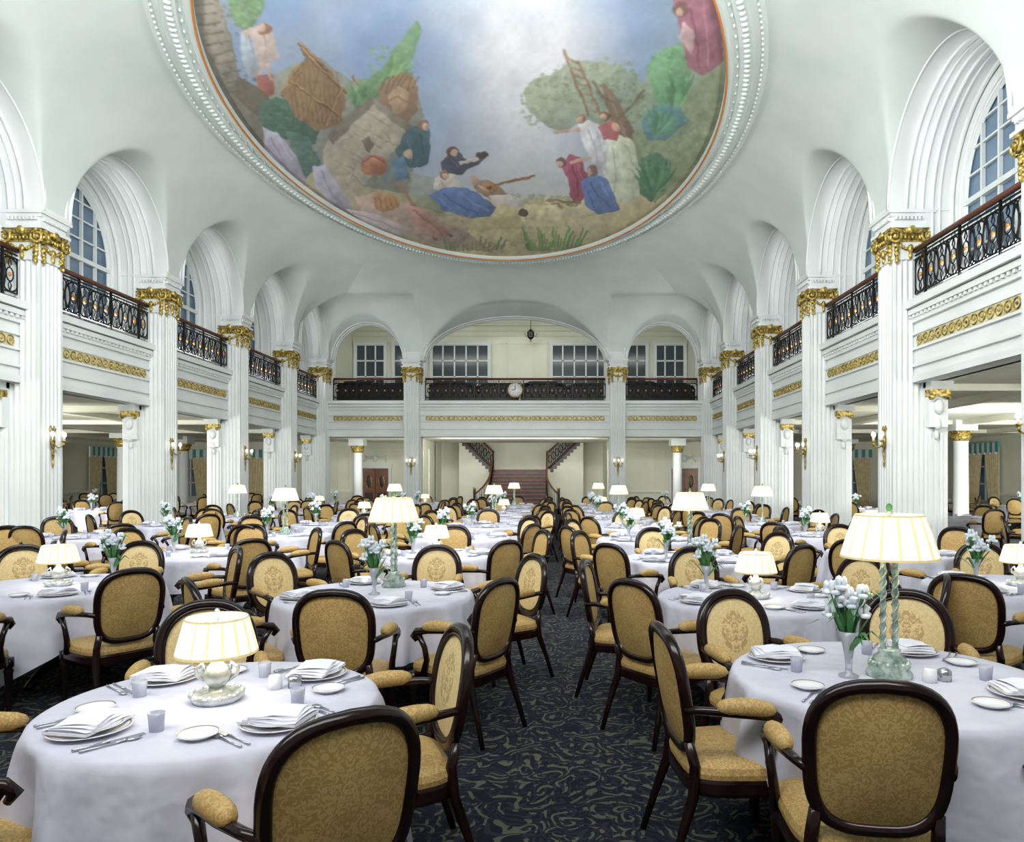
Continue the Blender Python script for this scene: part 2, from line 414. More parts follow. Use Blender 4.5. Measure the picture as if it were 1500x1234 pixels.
    el(663,223,8,8,(96,70,60)); el(665,225,5,6,(214,180,154)); el(706,228,9,5,(70,64,60)); line(672,240,700,232,5,(220,208,194))
    poly([(636,262),(650,252),(668,256),(676,276),(650,284),(634,276)],(220,212,202)); el(651,256,7,8,(144,112,88)); el(653,258,5,5,(218,188,162)); curve([(644,266),(654,276)],2,(176,164,154))
    poly([(628,286),(648,276),(676,274),(700,284),(728,304),(718,318),(688,320),(650,308)],(92,120,176))
    curve([(650,284),(668,298),(700,314)],2.5,(64,88,142)); curve([(672,280),(690,296),(716,308)],2.5,(134,158,204)); curve([(640,290),(660,306)],2.5,(128,152,198))
    poly([(690,266),(712,262),(730,270),(744,284),(726,292),(700,284)],(156,130,108)); curve([(704,270),(724,284)],2,(118,94,76))
    line(706,276,784,258,4,(146,104,70)); el(718,274,14,8,(176,128,86)); el(718,274,4,3,(98,70,52)); el(694,264,6,7,(210,176,152)); line(700,272,716,280,4,(210,176,152))
    poly([(716,286),(744,284),(768,298),(764,304),(738,300),(720,298)],(218,212,204)); el(767,311,8,6,(82,74,68)); line(744,292,772,296,5,(208,202,192))
    # foreground debris
    poly([(520,288),(560,282),(600,300),(650,326),(700,350),(724,372),(640,360),(580,334),(530,312)],(180,156,142)); dabs(620,330,80,26,70,(176,152,136),22)
    poly([(506,306),(548,312),(600,334),(584,344),(540,332)],(206,194,198)); curve([(516,312),(560,326),(590,338)],2.5,(168,154,162))
    el(566,296,20,14,(186,138,94)); el(552,286,8,7,(200,152,116)); line(584,268,640,352,5,(152,114,92)); line(600,300,662,348,4,(136,104,84))
    for i in range(5): curve([(548+i*8,290),(552+i*8,306)],2,(140,98,64))
    poly([(590,300),(618,306),(660,340),(652,356),(612,334)],(188,144,132)); curve([(604,308),(630,326),(650,346)],2.5,(150,104,92))
    for i in range(14): line(655+i*6,368,650+i*7,346+(i%4)*4,3,(108+i%3*14,134,104))
    for i in range(22): line(775+i*3.4,368,764+i*4.6,332+(i%5)*6,3,(96+i%3*18,140+i%4*8,90))
    dabs(760,362,120,10,70,(160,160,116),22)
    # tree and ladder
    poly([(766,134),(782,116),(806,112),(836,88),(876,90),(906,96),(934,112),(952,138),(946,168),(918,186),(894,178),(872,188),(846,182),(824,196),(800,184),(776,166)],(156,170,140),soft=.8)
    dabs(808,150,48,44,170,(158,172,142),22,2,6,.55); dabs(890,135,62,52,230,(148,166,132),26,2,6,.55)
    dabs(905,150,40,34,90,(114,138,104),20,2,5,.6); dabs(858,110,50,24,70,(184,194,166),16,2,5,.5)
    poly([(880,120),(900,136),(918,172),(942,226),(936,246),(916,236),(904,196),(886,150)],(122,102,84)); curve([(890,134),(906,170),(926,226)],2.5,(160,140,116))
    curve([(905,175),(930,150),(945,130)],5,(116,96,78)); curve([(900,150),(880,140),(868,120)],4,(116,96,78))
    line(826,72,862,170,4,(154,124,96)); line(846,88,882,172,4,(154,124,96))
    for i in range(7): line(831+i*5.4,84+i*13,849+i*5.2,92+i*12,2.5,(162,130,102))
    # figures right
    poly([(886,206),(908,196),(926,206),(944,244),(950,280),(916,300),(890,282),(880,240)],(208,214,190))
    curve([(898,214),(902,250),(900,284)],2.5,(170,178,150)); curve([(916,210),(928,250),(926,290)],2.5,(174,182,154)); curve([(908,208),(912,260)],2.5,(232,236,218))
    poly([(846,184),(862,176),(878,182),(892,214),(888,250),(868,246),(856,214)],(224,224,228)); curve([(862,190),(872,216),(876,244)],2.5,(178,180,192)); curve([(874,192),(882,220)],2,(186,186,198))
    el(851,174,7,8,(150,114,94)); el(849,176,5,6,(214,180,156)); line(816,194,850,190,5,(216,184,162)); el(814,194,4,3,(216,184,162)); poly([(876,186),(898,176),(910,186),(904,206),(884,204)],(186,100,104)); el(887,171,7,7,(120,88,72)); el(885,173,5,5,(206,168,146)); el(902,186,6,7,(206,168,146))
    poly([(822,242),(834,226),(850,232),(862,256),(858,284),(846,298),(834,284),(832,262)],(162,78,100)); el(822,238,7,8,(110,84,70)); el(820,240,5,5,(214,180,156)); line(836,238,866,232,5,(214,180,156)); curve([(838,242),(846,264),(846,288)],2.5,(120,48,68)); curve([(846,240),(854,262)],2.5,(200,120,138))
    poly([(850,266),(868,254),(888,262),(902,286),(908,308),(874,314),(856,300)],(96,122,178)); el(868,250,8,8,(134,104,86)); el(864,251,4,5,(206,172,148))
    curve([(864,268),(876,288),(896,304)],2.5,(66,92,144)); curve([(878,266),(892,288)],2.5,(140,164,208)); curve([(860,280),(870,304)],2.5,(70,94,148))
    line(800,292,850,296,4,(132,112,88)); dabs(826,298,24,5,14,(128,112,90),20)
    # right foliage
    poly([(924,196),(960,180),(1004,146),(1034,96),(1060,80),(1060,190),(1000,262),(960,300),(944,270)],(132,148,114)); dabs(990,210,50,60,150,(134,148,110),26)
    poly([(948,96),(972,70),(1000,64),(1014,96),(1008,140),(984,166),(958,146)],(114,162,116)); dabs(982,112,32,46,100,(120,170,120),28); frond(985,165,70,6,60,120,(104,156,106))
    poly([(938,176),(966,152),(996,156),(1010,178),(972,206),(948,206)],(92,132,138)); dabs(974,180,32,22,50,(98,142,144),22)
    frond(960,200,50,9,20,120,(92,138,108))
    poly([(984,0),(1012,-30),(1050,-20),(1060,90),(1030,112),(1008,96),(998,50)],(158,98,114)); curve([(1010,10),(1020,50),(1024,100)],3,(122,62,80)); curve([(1030,0),(1036,50),(1036,96)],3,(192,134,150))
    el(996,14,12,11,(120,88,76)); el(994,18,6,6,(206,168,150)); poly([(1000,30),(1020,50),(1012,80),(996,56)],(204,170,168))
    poly([(940,232),(962,222),(980,236),(974,268),(954,296),(936,284)],(76,114,88)); dabs(958,258,20,34,70,(82,124,92),26); frond(955,290,60,9,50,130,(80,126,88))
    # unify: glaze and gentle softening of the brushwork
    sh=1+.04*N2+.08*(vnoise(U,V,30,61)-.5)+.03*N3
    C*=sh[...,None]
    for _ in range(3):
        C[1:-1,1:-1]=(C[1:-1,1:-1]*2+C[:-2,1:-1]+C[2:,1:-1]+C[1:-1,:-2]+C[1:-1,2:])/6
    C=C*.82+np.array((198,204,206))*.18
    C=np.clip(C,0,255)/255.0
    Cl=np.where(C<=0.04045,C/12.92,((C+0.055)/1.055)**2.4)
    ny,nx=X.shape
    verts=np.stack([X.ravel(),Y.ravel(),np.full(X.size,Z)],1)
    inside=((X-X0)/5.44)**2+((Y-RCY)/8.82)**2<1
    idx=np.arange(nx*ny).reshape(ny,nx)
    fm=inside[:-1,:-1]&inside[1:,:-1]&inside[:-1,1:]&inside[1:,1:]
    q=np.stack([idx[:-1,:-1][fm],idx[1:,:-1][fm],idx[1:,1:][fm],idx[:-1,1:][fm]],1)
    used=np.unique(q); remap=-np.ones(nx*ny,int); remap[used]=np.arange(len(used))
    q=remap[q]; verts=verts[used]; colr=Cl.reshape(-1,3)[used]
    me=bpy.data.meshes.new('ceiling_mural'); me.from_pydata(verts.tolist(),[],q.tolist())
    at=me.color_attributes.new('paint','FLOAT_COLOR','POINT')
    at.data.foreach_set('color',np.concatenate([colr,np.ones((len(colr),1))],1).astype(np.float32).ravel())
    m=new_mat('mural_paint',(200,200,200),0.7,spec=0.1); nt=m.node_tree
    a=nt.nodes.new('ShaderNodeAttribute'); a.attribute_name='paint'
    nt.links.new(a.outputs['Color'],nt.nodes['Principled BSDF'].inputs['Base Color'])
    me.materials.append(m); put('ceiling_mural',me)
mural()
# ---- side walls with gallery
def side_wall(sg,name):
    b=MB([M_white]); X=lambda o:X0+sg*o
    def bx(o0,o1,y0,y1,z0,z1,mat=M_white): b.box(X(o0),X(o1),y0,y1,z0,z1,mat)
    bx(FO,FO+.4,5.2,31,3.45,4.98)
    for (z0,z1,e) in [(3.45,3.58,.06),(3.74,3.80,.05),(4.06,4.10,.05),(4.34,4.38,.05),(4.58,4.66,.06),(4.72,4.82,.12),(4.84,4.98,.19)]:
        bx(FO-e,FO+.02,5.2,31,z0,z1)
    y=5.3
    while y<30.9:
        bx(FO-.1,FO,y,y+.07,4.66,4.73); y+=.14
    for (c,hw) in bays:
        bx(FO-.03,FO+.02,c-hw+.06,c+hw-.06,4.10,4.34,M_goldf)
        n=int((2*hw-.3)/.2)
        for i in range(n):
            yy=c-hw+.16+i*(2*hw-.32)/(n-1)
            b.tube([(X(FO-.04),yy+.085*math.cos(t*pi/5),4.22+.085*math.sin(t*pi/5)) for t in range(10)],.014,4,M_gold,True)
            b.ball((X(FO-.04),yy,4.22),(.02,.028,.028),5,4,M_gold)
    bx(FO+.3,WO+.2,-3,31,4.8,4.97)
    bx(FO+.3,19.5,-3,36,3.45,3.6,M_cream)       # lower ceiling
    bx(8.1,8.5,-3,5.2,0,6.8)
    h=CH_
    for yc in cols+[31.0]:
        bx(PO,WO,yc-h-.05,yc+h+.05,4.9,SPR+.15)
        bx(7.96,WO-.02,yc-.415,yc+.415,SPR-.02,SPR+.06)
        bx(PO-.05,PO+.1,yc-.42,yc+.42,SPR-.3,SPR-.02)
        bx(8.66,9.1,yc-h-.04,yc+h+.04,0,3.5)
        bx(8.66,9.14,yc-h-.08,yc+h+.08,0,.22); bx(8.66,9.14,yc-h-.08,yc+h+.08,3.34,3.45)
        p=h+.04
        for e in (-1,1):
            for o in (8.72,8.83,8.94): b.box(X(o),X(o+.05),yc+e*p,yc+e*(p+.03),.3,2.5,M_white)
            b.box(X(8.68),X(9.04),yc+e*p,yc+e*(p+.12),2.6,3.2,M_white)
            b.box(X(8.66),X(9.08),yc+e*p,yc+e*(p+.24),3.30,3.45,M_white)
            b.box(X(8.67),X(9.05),yc+e*p,yc+e*(p+.20),3.17,3.30,M_gold)
            for q in (8.70,9.02): b.ball((X(q),yc+e*(p+.18),3.16),(.06,.06,.06),7,5,M_gold)
            b.ball((X(8.86),yc+e*(p+.14),2.98),(.10,.06,.15),8,5,M_white)
            b.ball((X(8.86),yc+e*(p+.10),2.66),(.08,.05,.12),8,5,M_white)
            b.ball((X(8.86),yc+e*(p+.05),2.46),(.05,.04,.1),8,5,M_white)
    for (c,hw) in bays:
        A=arch(hw,4.97,SPR,RISE,28); AR=A[1:-1]
        b.bridge([(X(7.98),c+s,z) for s,z in AR],[(X(PO),c+s,z) for s,z in AR],M_white,True)
        b.bridge([(X(PO),c+s,z) for s,z in A],[(X(WO),c+s,z) for s,z in A],M_white,True)
        for (dr,o,r) in [(0.03,7.97,.035),(.12,8.0,.03),(-.01,8.3,.03),(-.01,8.45,.02),(-.01,8.6,.03)]:
            P=arch(hw+dr,5.0,SPR,RISE+dr,28)[1:-1]
            b.tube([(X(o),c+s,z) for s,z in P],r,5,M_white)
        for (dr,o,r) in [(-.01,8.78,.035),(-.01,8.92,.025),(0,9.15,.05)]:
            P=arch(hw+dr,5.0,SPR,RISE+dr,28)
            b.tube([(X(o),c+s,z) for s,z in P],r,5,M_white)
        iw=hw-.30; B=arch(iw,5.0,SPR,RISE-.30,28)
        b.bridge([(X(WO),c+s,z) for s,z in A],[(X(WO),c+s,z) for s,z in B],M_white)
        b.bridge([(X(WO),c+s,z) for s,z in B],[(X(WO+.15),c+s,z) for s,z in B],M_white)
        P=arch(iw+.08,5.0,SPR,RISE-.22,28); b.tube([(X(WO-.01),c+s,z) for s,z in P],.035,5,M_white)
    put(name,b.mesh(name))
side_wall(-1,'wall_left'); side_wall(1,'wall_right')
def window_mesh(hw):
    iw=hw-.30; ri=RISE-.30; b=MB([M_glass])
    P=arch(iw,5.0,SPR,ri,28)
    b.add([(s,0.05,z) for s,z in P],[tuple(range(len(P)))],M_glass)
    b.tube([(s,0,z) for s,z in P],.05,4,M_frame,smooth=False)
    for f in (-.667,-.333,0,.333,.667):
        x=iw*f; zt=SPR+ri*math.sqrt(1-f*f)
        w=.05 if f==0 else .022
        b.box(x-w,x+w,-.03,.04,5.0,zt,M_frame)
    for z in (5.35,5.8,6.25,7.15,7.6,8.0):
        hx=iw if z<SPR else iw*math.sqrt(max(0,1-((z-SPR)/ri)**2))
        b.box(-hx,hx,-.02,.04,z-.018,z+.018,M_frame)
    b.box(-iw,iw,-.05,.05,SPR-.06,SPR+.04,M_frame)
    return b.mesh('window')
wm={hw:window_mesh(hw) for hw in (1.78,1.64)}
k=1
for sg in (-1,1):
    for (c,hw) in bays:
        put('window_%d'%k,wm[hw],(X0+sg*(WO+.06),c,0),-sg*pi/2); k+=1
# ---- railings
def railing_mesh(L_):
    b=MB([M_iron])
    b.tube([(-L_/2,0,.97),(L_/2,0,.97)],.05,8,M_rail,asp=1.2)
    for z in (.06,.14,.80,.87,.93): b.box(-L_/2,L_/2,-.015,.015,z-.012,z+.012,M_iron)
    n=max(3,int(round(L_/.36))); st=L_/n
    for i in range(n+1):
        x=-L_/2+i*st
        if i%3==0: b.box(x-.02,x+.02,-.02,.02,0,.93,M_iron)
        b.tube([(x+.07*math.cos(t*pi/6) if 0<i<n else x,0,.47+.32*math.sin(t*pi/6)) for t in range(12)],.016,4,M_iron,True)
        if i<n:
            xc=x+st/2
            b.tube([(xc+st*.72*math.cos(t*pi/10),0,.47+.32*math.sin(t*pi/10)) if abs(xc+st*.72*math.cos(t*pi/10))<L_/2 else (math.copysign(L_/2,xc),0,.47+.32*math.sin(t*pi/10)) for t in range(20)],.018,4,M_iron,True)
            b.tube([(xc+.09*math.cos(t*pi/6),0,.47+.13*math.sin(t*pi/6)) for t in range(12)],.016,4,M_iron,True)
            for e in (-1,1): b.tube([(xc,0,.47+e*.13),(xc+.04,0,.47+e*.2),(xc,0,.47+e*.32),(xc-.04,0,.47+e*.2)],.012,4,M_iron,True)
            b.tube([(xc+.06*math.cos(t*pi/4),0,.835+.03*math.sin(t*pi/4)) for t in range(8)],.008,4,M_iron,True)
            b.ball((xc,0,.47),(.042,.03,.042),7,5,M_copper)
    return b.mesh('balcony_railing')
rm={}
for sg in (-1,1):
    for (c,hw) in bays:
        if hw not in rm: rm[hw]=railing_mesh(2*hw+.12)
        put('balcony_railing',rm[hw],(X0+sg*(FO+.0),c,4.98),pi/2)
# ---- pillars
def flute_section(h,nf=5):
    side=[]; m=.05; w=(2*h-2*m)/nf
    side.append((-h,h))
    for i in range(nf):
        x0=-h+m+i*w
        for t in (0.1,.14,.28,.5,.72,.86,.9):
            d=0.042*math.sin(pi*(t-.1)/.8)**.7 if .1<t<.9 else 0
            side.append((x0+t*w,h-d))
    pts=[]
    for k in range(4):
        a=-k*pi/2; c,s=math.cos(a),math.sin(a)
        for (x,y) in side: pts.append((x*c-y*s,x*s+y*c))
    return pts
def pillar_mesh(h,zt):
    b=MB([M_white]); S=flute_section(h)
    b.bridge([(x,y,.5) for x,y in S],[(x,y,zt-.92) for x,y in S],M_white,False,True)
    for (e,z0,z1) in [(.10,0,.18),(.07,.18,.26),(.09,.26,.34),(.045,.34,.42),(.02,.42,.5)]:
        b.box(-h-e,h+e,-h-e,h+e,z0,z1,M_white)
    z=zt-.92
    b.box(-h-.02,h+.02,-h-.02,h+.02,z,z+.05,M_white)
    for (e0,z0,z1,mt) in [(0,z+.05,z+.34,M_white),(.02,z+.34,z+.50,M_gold),(.06,z+.50,z+.58,M_gold),(.10,z+.58,z+.64,M_white),(.04,z+.64,z+.80,M_white),(.08,z+.80,z+.86,M_white),(.12,z+.86,z+.92,M_white)]:
        b.box(-h-e0,h+e0,-h-e0,h+e0,z0,z1,mt)
    for k in range(4):
        M=Matrix.Rotation(k*pi/2,4,'Z')
        for e in (-1,1):
            P=[];R=[]
            for i in range(22):
                a=pi/2+e*i*.55; r=.14*(1-i/24)
                P.append((e*(h-.0)+r*math.cos(a),-h-.08,z+.43+r*math.sin(a))); R.append(.034*(1-i/34))
            b.tube(P,R,6,M_gold,M=M)
            b.ball((e*(h-.0),-h-.08,z+.43),(.04,.04,.04),6,4,M_gold,M=M)
            for i,zz in enumerate((.26,.18,.10,.03,-.03)):
                b.ball((e*(h-.05),-h-.03,z+zz),(.06-.008*i,.05,.05),6,4,M_gold,M=M)
                b.ball((e*(h-.09),-h-.02,z+zz+.03),(.03,.04,.035),5,4,M_gold,M=M)
            for i in range(4):
                u=(i+.5)/5
                b.ball((e*(h-.05)*(1-u),-h-.03,z+.32-.13*math.sin(u*pi/2)),(.045,.04,.035),6,4,M_gold,M=M)
        b.ball((0,-h-.07,z+.55),(.10,.06,.09),7,5,M_gold,M=M)
        b.ball((0,-h-.04,z+.20),(.06,.05,.09),6,4,M_gold,M=M); b.ball((0,-h-.03,z+.07),(.04,.04,.07),6,4,M_gold,M=M)
        n=6
        for i in range(n):
            x=-h+.14+(2*h-.28)*i/(n-1); b.ball((x,-h-.04,z+.42),(.032,.035,.05),5,4,M_gold,M=M)
        n=9
        for i in range(n):
            x=-h+.02+(2*h-.04)*i/(n-1); b.box(x-.02,x+.02,-h-.10,-h,z+.74,z+.80,M_white,M=M)
    return b.mesh('fluted_column')
pm=pillar_mesh(CH_,SPR)
for sg in (-1,1):
    for yc in cols+[30.95]: put('fluted_column',pm,(X0+sg*CO,yc,0))
for x in (X0-4.42,X0+4.42): put('fluted_column',pm,(x,30.95,0))
# ---- sconces
def sconce_mesh():
    b=MB([M_gold])
    b.ball((0,-.03,0),(.06,.03,.16),8,6,M_gold)
    b.ball((0,-.03,-.25),(.035,.02,.12),8,5,M_gold); b.ball((0,-.03,-.42),(.025,.02,.08),6,5,M_gold)
    b.tube([(-.09,-.02,.24),(-.03,-.03,.18),(0,-.03,.16),(.03,-.03,.18),(.09,-.02,.24),(.05,-.02,.3),(0,-.03,.2),(-.05,-.02,.3)],.014,5,M_gold,True)
    for x,dy in ((-.17,-.14),(.17,-.14),(0,-.24)):
        b.tube([(0,-.04,-.05),(x*.4,dy*.6,-.12),(x*.9,dy*.95,-.08),(x,dy,-.01)],.014,5,M_gold)
        b.lathe([(.012,-.02),(.045,0),(.05,.015),(.02,.02)],8,M_gold,c=(x,dy,0))
        b.lathe([(.014,.015),(.014,.1)],6,M_white,c=(x,dy,0))
        b.ball((x,dy,.14),(.035,.035,.05),8,6,M_bulb)
    return b.mesh('wall_sconce')
sm=sconce_mesh()
for sg in (-1,1):
    for yc in cols[1:]: put('wall_sconce',sm,(X0+sg*(CO-CH_),yc,2.35),sg*-pi/2)
for x in (X0-4.42,X0+4.42): put('wall_sconce',sm,(x,30.95-CH_,2.25),0)
# ---- far wall
def far_wall():
    b=MB([M_white]); 
    b.box(X0-8.4,X0+8.4,31.1,31.5,3.42,4.98,M_white)
    for (z0,z1,y) in [(3.42,3.55,31.04),(3.74,3.80,31.05),(4.06,4.10,31.05),(4.34,4.38,31.05),(4.58,4.66,31.04),(4.72,4.82,30.98),(4.84,4.98,30.92)]:
        b.box(X0-8.4,X0+8.4,y,31.12,z0,z1,M_white)
    for (c,hw,ri) in farb:
        b.box(c-hw+.05,c+hw-.05,31.06,31.1,4.11,4.33,M_goldf)
        n=int(2*hw/.2)
        for i in range(n):
            xx=c-hw+.15+i*(2*hw-.3)/(n-1)
            b.tube([(xx+.085*math.cos(t*pi/4),31.05,4.22+.085*math.sin(t*pi/4)) for t in range(8)],.014,4,M_gold,True)
        A=arch(hw,4.97,SPR,ri,30)
        b.bridge([(c+s,30.97,z) for s,z in A[1:-1]],[(c+s,31.3,z) for s,z in A[1:-1]],M_white,True)
        b.bridge([(c+s,31.3,z) for s,z in A],[(c+s,31.6,z) for s,z in A],M_white,True)
        for (dr,y,r) in [(.03,30.96,.05),(.16,30.92,.04),(-.02,31.15,.03)]:
            P=arch(hw+dr,5.0,SPR,ri+dr,30)[1:-1]; b.tube([(c+s,y,z) for s,z in P],r,5,M_white)
        P=arch(hw-.02,5.0,SPR,ri-.02,30); b.tube([(c+s,31.35,z) for s,z in P],.04,5,M_white)
    for s in (-1,1):
        b.box(X0+s*3.93,X0+s*4.82,31.3,31.58,4.9,SPR,M_white); b.box(X0+s*3.93,X0+s*4.82,30.95,31.58,SPR,8.0,M_white)
        b.box(X0+s*7.93,X0+s*8.5,31.3,31.58,4.9,8.0,M_white)
        b.box(X0+s*4.08,X0+s*4.76,31.2,31.5,0,3.45,M_white)
    b.box(X0-8.5,X0+8.5,31.5,36.0,4.75,4.97,M_cream)
    b.box(X0-8.5,X0+8.5,31.4,36.2,9.55,9.7,M_cream)
    b.box(X0-8.6,X0-8.4,31.6,36.2,4.9,9.6,M_cream); b.box(X0+8.4,X0+8.6,31.6,36.2,4.9,9.6,M_cream)
    b.box(X0-8.5,X0+8.5,36.0,36.2,4.9,9.6,M_cream)
    for z in (8.75,9.0,9.25): b.box(X0-8.5,X0+8.5,35.9-(z-8.75)*.3,36,z,z+.08,M_cream)
    for x in (-1.3,-.7,.7,1.3): b.box(X0+x-.04,X0+x+.04,35.95,36,5.6,8.4,M_cream)
    for z in (5.6,8.4): b.box(X0-1.3,X0+1.3,35.95,36,z-.04,z+.04,M_cream)
    put('wall_far',b.mesh('wall_far'))
far_wall()
def far_railing(L_,x): put('balcony_railing',railing_mesh(L_),(x,31.25,4.98),0)
far_railing(2*1.54,farb[0][0]); far_railing(2*1.54,farb[2][0]); far_railing(2*3.92,X0)
def gwin(w,h):
    b=MB([M_gglass])
    b.box(-w/2,w/2,0.0,.03,0,h,M_gglass)
    nx=max(2,int(w/.5)); nz=max(2,int(h/.7))
    for i in range(nx+1): x=-w/2+w*i/nx; b.box(x-.035,x+.035,-.05,0,0,h,M_frame)
    for i in range(nz+1): z=h*i/nz; b.box(-w/2,w/2,-.05,0,z-.035,z+.035,M_frame)
    for e in (-1,1): b.box(e*w/2-.08,e*w/2+.08,-.08,0,0,h+.12,M_frame)
    b.box(-w/2-.1,w/2+.1,-.1,0,h,h+.16,M_frame)
    return b.mesh('gallery_window')
g1=gwin(2.9,3.2); g2=gwin(1.5,3.2)
for x in (X0-3.0,X0+3.0): put('window_%d'%k,g1,(x,35.92,5.1)); k+=1
for x in (X0-7.5,X0-5.6,X0+5.6,X0+7.5): put('window_%d'%k,g2,(x,35.92,5.1)); k+=1
def gal_sofa():
    b=MB([M_sofa])
    b.box(-.95,.95,-.35,.4,.12,.42,M_sofa)
    b.tube([(-.95,.35,.75),(-.5,.38,.9),(.5,.38,.9),(.95,.35,.75)],.09,8,M_sofa)
    b.box(-.9,.9,.28,.42,.4,.88,M_sofa)
    for e in (-1,1): b.tube([(e*.9,-.35,.6),(e*.92,.3,.62)],.1,8,M_sofa); b.box(e*.82,e*1.0,-.35,.35,.12,.6,M_sofa)
    for x in (-.85,.85):
        for y in (-.3,.35): b.lathe([(.02,0),(.03,.12)],8,M_wood,c=(x,y,0))
    return b.mesh('lounge_sofa')
gs=gal_sofa()
for i,x in enumerate((-7,-5.4,-2.9,-.9,1.2,3.2,5.5,7.1)): put('lounge_sofa',gs,(X0+x,32.3,4.97),0 if i%2 else pi)
b=MB([M_china]); Mx=Matrix.Rotation(pi/2,4,'X')
b.lathe([(.30,0),(.34,.03),(.34,.06),(.30,.09)],24,M_gold,M=Mx); b.lathe([(.0,.10),(.29,.10),(.29,.085)],24,M_china,M=Mx,cap=False)
b.box(-.015,.015,-.115,-.105,0,.2,M_iron); b.box(-.14,0,-.115,-.105,-.012,.012,M_iron)
for i in range(12):
    a=i*pi/6; b.ball((.24*math.cos(a),-.105,.24*math.sin(a)),.016,5,4,M_iron)
put('wall_clock',b.mesh('wall_clock'),(X0,31.19,5.46))
b=MB([M_iron]); b.tube([(0,0,0),(0,0,-.95)],.014,5,M_iron); b.lathe([(.03,-1.4),(.15,-1.3),(.17,-1.05),(.05,-.92)],6,M_iron,smooth=False)
b.ball((0,0,-1.46),.05,6,5,M_gold)
for e in range(4):
    a=e*pi/2; b.tube([(0,0,-1.15),(.25*math.cos(a),.25*math.sin(a),-1.25),(.28*math.cos(a),.28*math.sin(a),-1.1)],.015,5,M_iron)
put('hanging_lantern',b.mesh('hanging_lantern'),(X0+.6,33.5,9.5))
# ---- lower far end: corridor walls, doors, stair hall
b=MB([M_cream])
b.box(X0-19.5,X0-4.3,36,36.2,0,3.5,M_cream); b.box(X0+4.3,X0+19.5,36,36.2,0,3.5,M_cream)
b.box(X0-8.6,X0+8.6,31.4,36.2,3.42,3.55,M_cream)
b.box(X0-4.5,X0-4.3,31.5,38.4,0,4.75,M_cream); b.box(X0+4.3,X0+4.5,31.5,38.4,0,4.75,M_cream)
b.box(X0-4.5,X0+4.5,38.2,38.4,0,4.75,M_cream); b.box(X0-4.5,X0+4.5,36,38.4,4.7,4.8,M_cream)
for z in (.9,3.1,3.3): 
    b.box(X0-19.5,X0-4.5,35.93,36,z,z+.07,M_cream); b.box(X0+4.5,X0+19.5,35.93,36,z,z+.07,M_cream)
for s in (-1,1):
    for x in (4.9,7.0,8.9,11.5,14.5,17):
        b.box(X0+s*x-.3,X0+s*x-.26,35.95,36,1.1,3.0,M_cream);b.box(X0+s*x+.26,X0+s*x+.3,35.95,36,1.1,3.0,M_cream)
    for y in (32.6,34.2): b.box(X0+s*4.24,X0+s*4.3,y,y+.08,.6,3.0,M_cream)
for x in (-.9,.9): b.box(X0+x-.03,X0+x+.03,38.14,38.2,2.3,4.3,M_cream)
put('wall_back',b.mesh('wall_back'))
def door():
    b=MB([M_door])
    b.box(-.64,.64,-.05,.02,0,2.1,M_door)
    b.box(-.015,.015,-.07,-.05,0,2.1,M_dark)
    for e in (-1,1):
        b.box(e*.12,e*.52,-.08,-.05,.2,.9,M_dark)
        b.tube([(e*.32+.14*math.cos(t*pi/9),-.07,1.45+.32*math.sin(t*pi/9)) for t in range(18)],.02,5,M_gold,True)
        b.ball((e*.32,-.055,1.45),(.13,.02,.3),12,8,M_dark)
        b.ball((e*.06,-.1,1.05),.025,6,5,M_gold)
    for e in (-1,1): b.box(e*.66,e*.80,-.1,.02,0,2.25,M_white)
    b.box(-.84,.84,-.12,.02,2.12,2.28,M_white)
    b.tube([(.55*math.cos(t*pi/12),-.08,2.45+.28*math.sin(t*pi/12)) for t in range(13)],.03,6,M_white)
    b.tube([(-.5,-.06,2.75),(-.25,-.06,2.6),(0,-.06,2.72),(.25,-.06,2.6),(.5,-.06,2.75)],.03,6,M_white)
    b.ball((0,-.08,2.6),(.12,.05,.16),8,6,M_white)
    return b.mesh('door')
dm=door()
put('door_1',dm,(-8.9,35.97,0)); put('door_2',dm,(6.6,35.97,0))
for sg,nm in ((-1,'wall_outer_left'),(1,'wall_outer_right')):
    b=MB([M_cream]); X=lambda o:X0+sg*o
    b.box(X(19.3),X(19.5),-3,36.2,0,3.6,M_cream)
    for z in (0,.95,3.2): b.box(X(19.2),X(19.3),-3,36,z,z+.12,M_cream)
    for o in (11,14.5,18): b.box(X(o-.15),X(o+.15),-3,36,3.3,3.5,M_cream)
    for yc in cols: b.box(X(9.1),X(19.3),yc-.15,yc+.15,3.32,3.5,M_cream)
    put(nm,b.mesh(nm))
def curtwin():
    b=MB([M_glass]); b.box(-.8,.8,.0,.03,.7,2.8,M_glass)
    for x in (-.8,0,.8): b.box(x-.04,x+.04,-.05,0,.7,2.8,M_frame)
    for z in (.7,1.4,2.1,2.8): b.box(-.8,.8,-.05,0,z-.03,z+.03,M_frame)
    for e in (-1,1):
        A=[];B=[]
        for i in range(25):
            u=i/24; x=e*(1.0-.92*u); y=-.1-.03*math.sin(i*1.6)
            A.append((x,y,2.9)); B.append((e*(1.02-.6*u),y-.02,.1))
        b.bridge(A,B,M_curtain,True)
    for i in range(12):
        x=-1.05+i*.175; b.box(x,x+.175,-.2,-.14,2.58+.08*math.sin(i*1.57)**2,3.05,M_teal if i%2 else M_white)
    return b.mesh('window_curtained')
cw=curtwin()
for sg in (-1,1):
    for y in (12,16,20.5,24.8,29,33): put('window_%d'%k,cw,(X0+sg*19.18,y,0),-sg*pi/2); k+=1
for x in (X0-12.5,X0-16.5,X0+12.5,X0+16.5): put('window_%d'%k,cw,(x,35.92,0)); k+=1
b=MB([M_white]); b.box(-.3,.3,-.3,.3,0,.15,M_white)
b.lathe([(.28,.15),(.29,.22),(.24,.27),(.23,.35),(.21,2.75),(.24,2.8)],20,M_white)
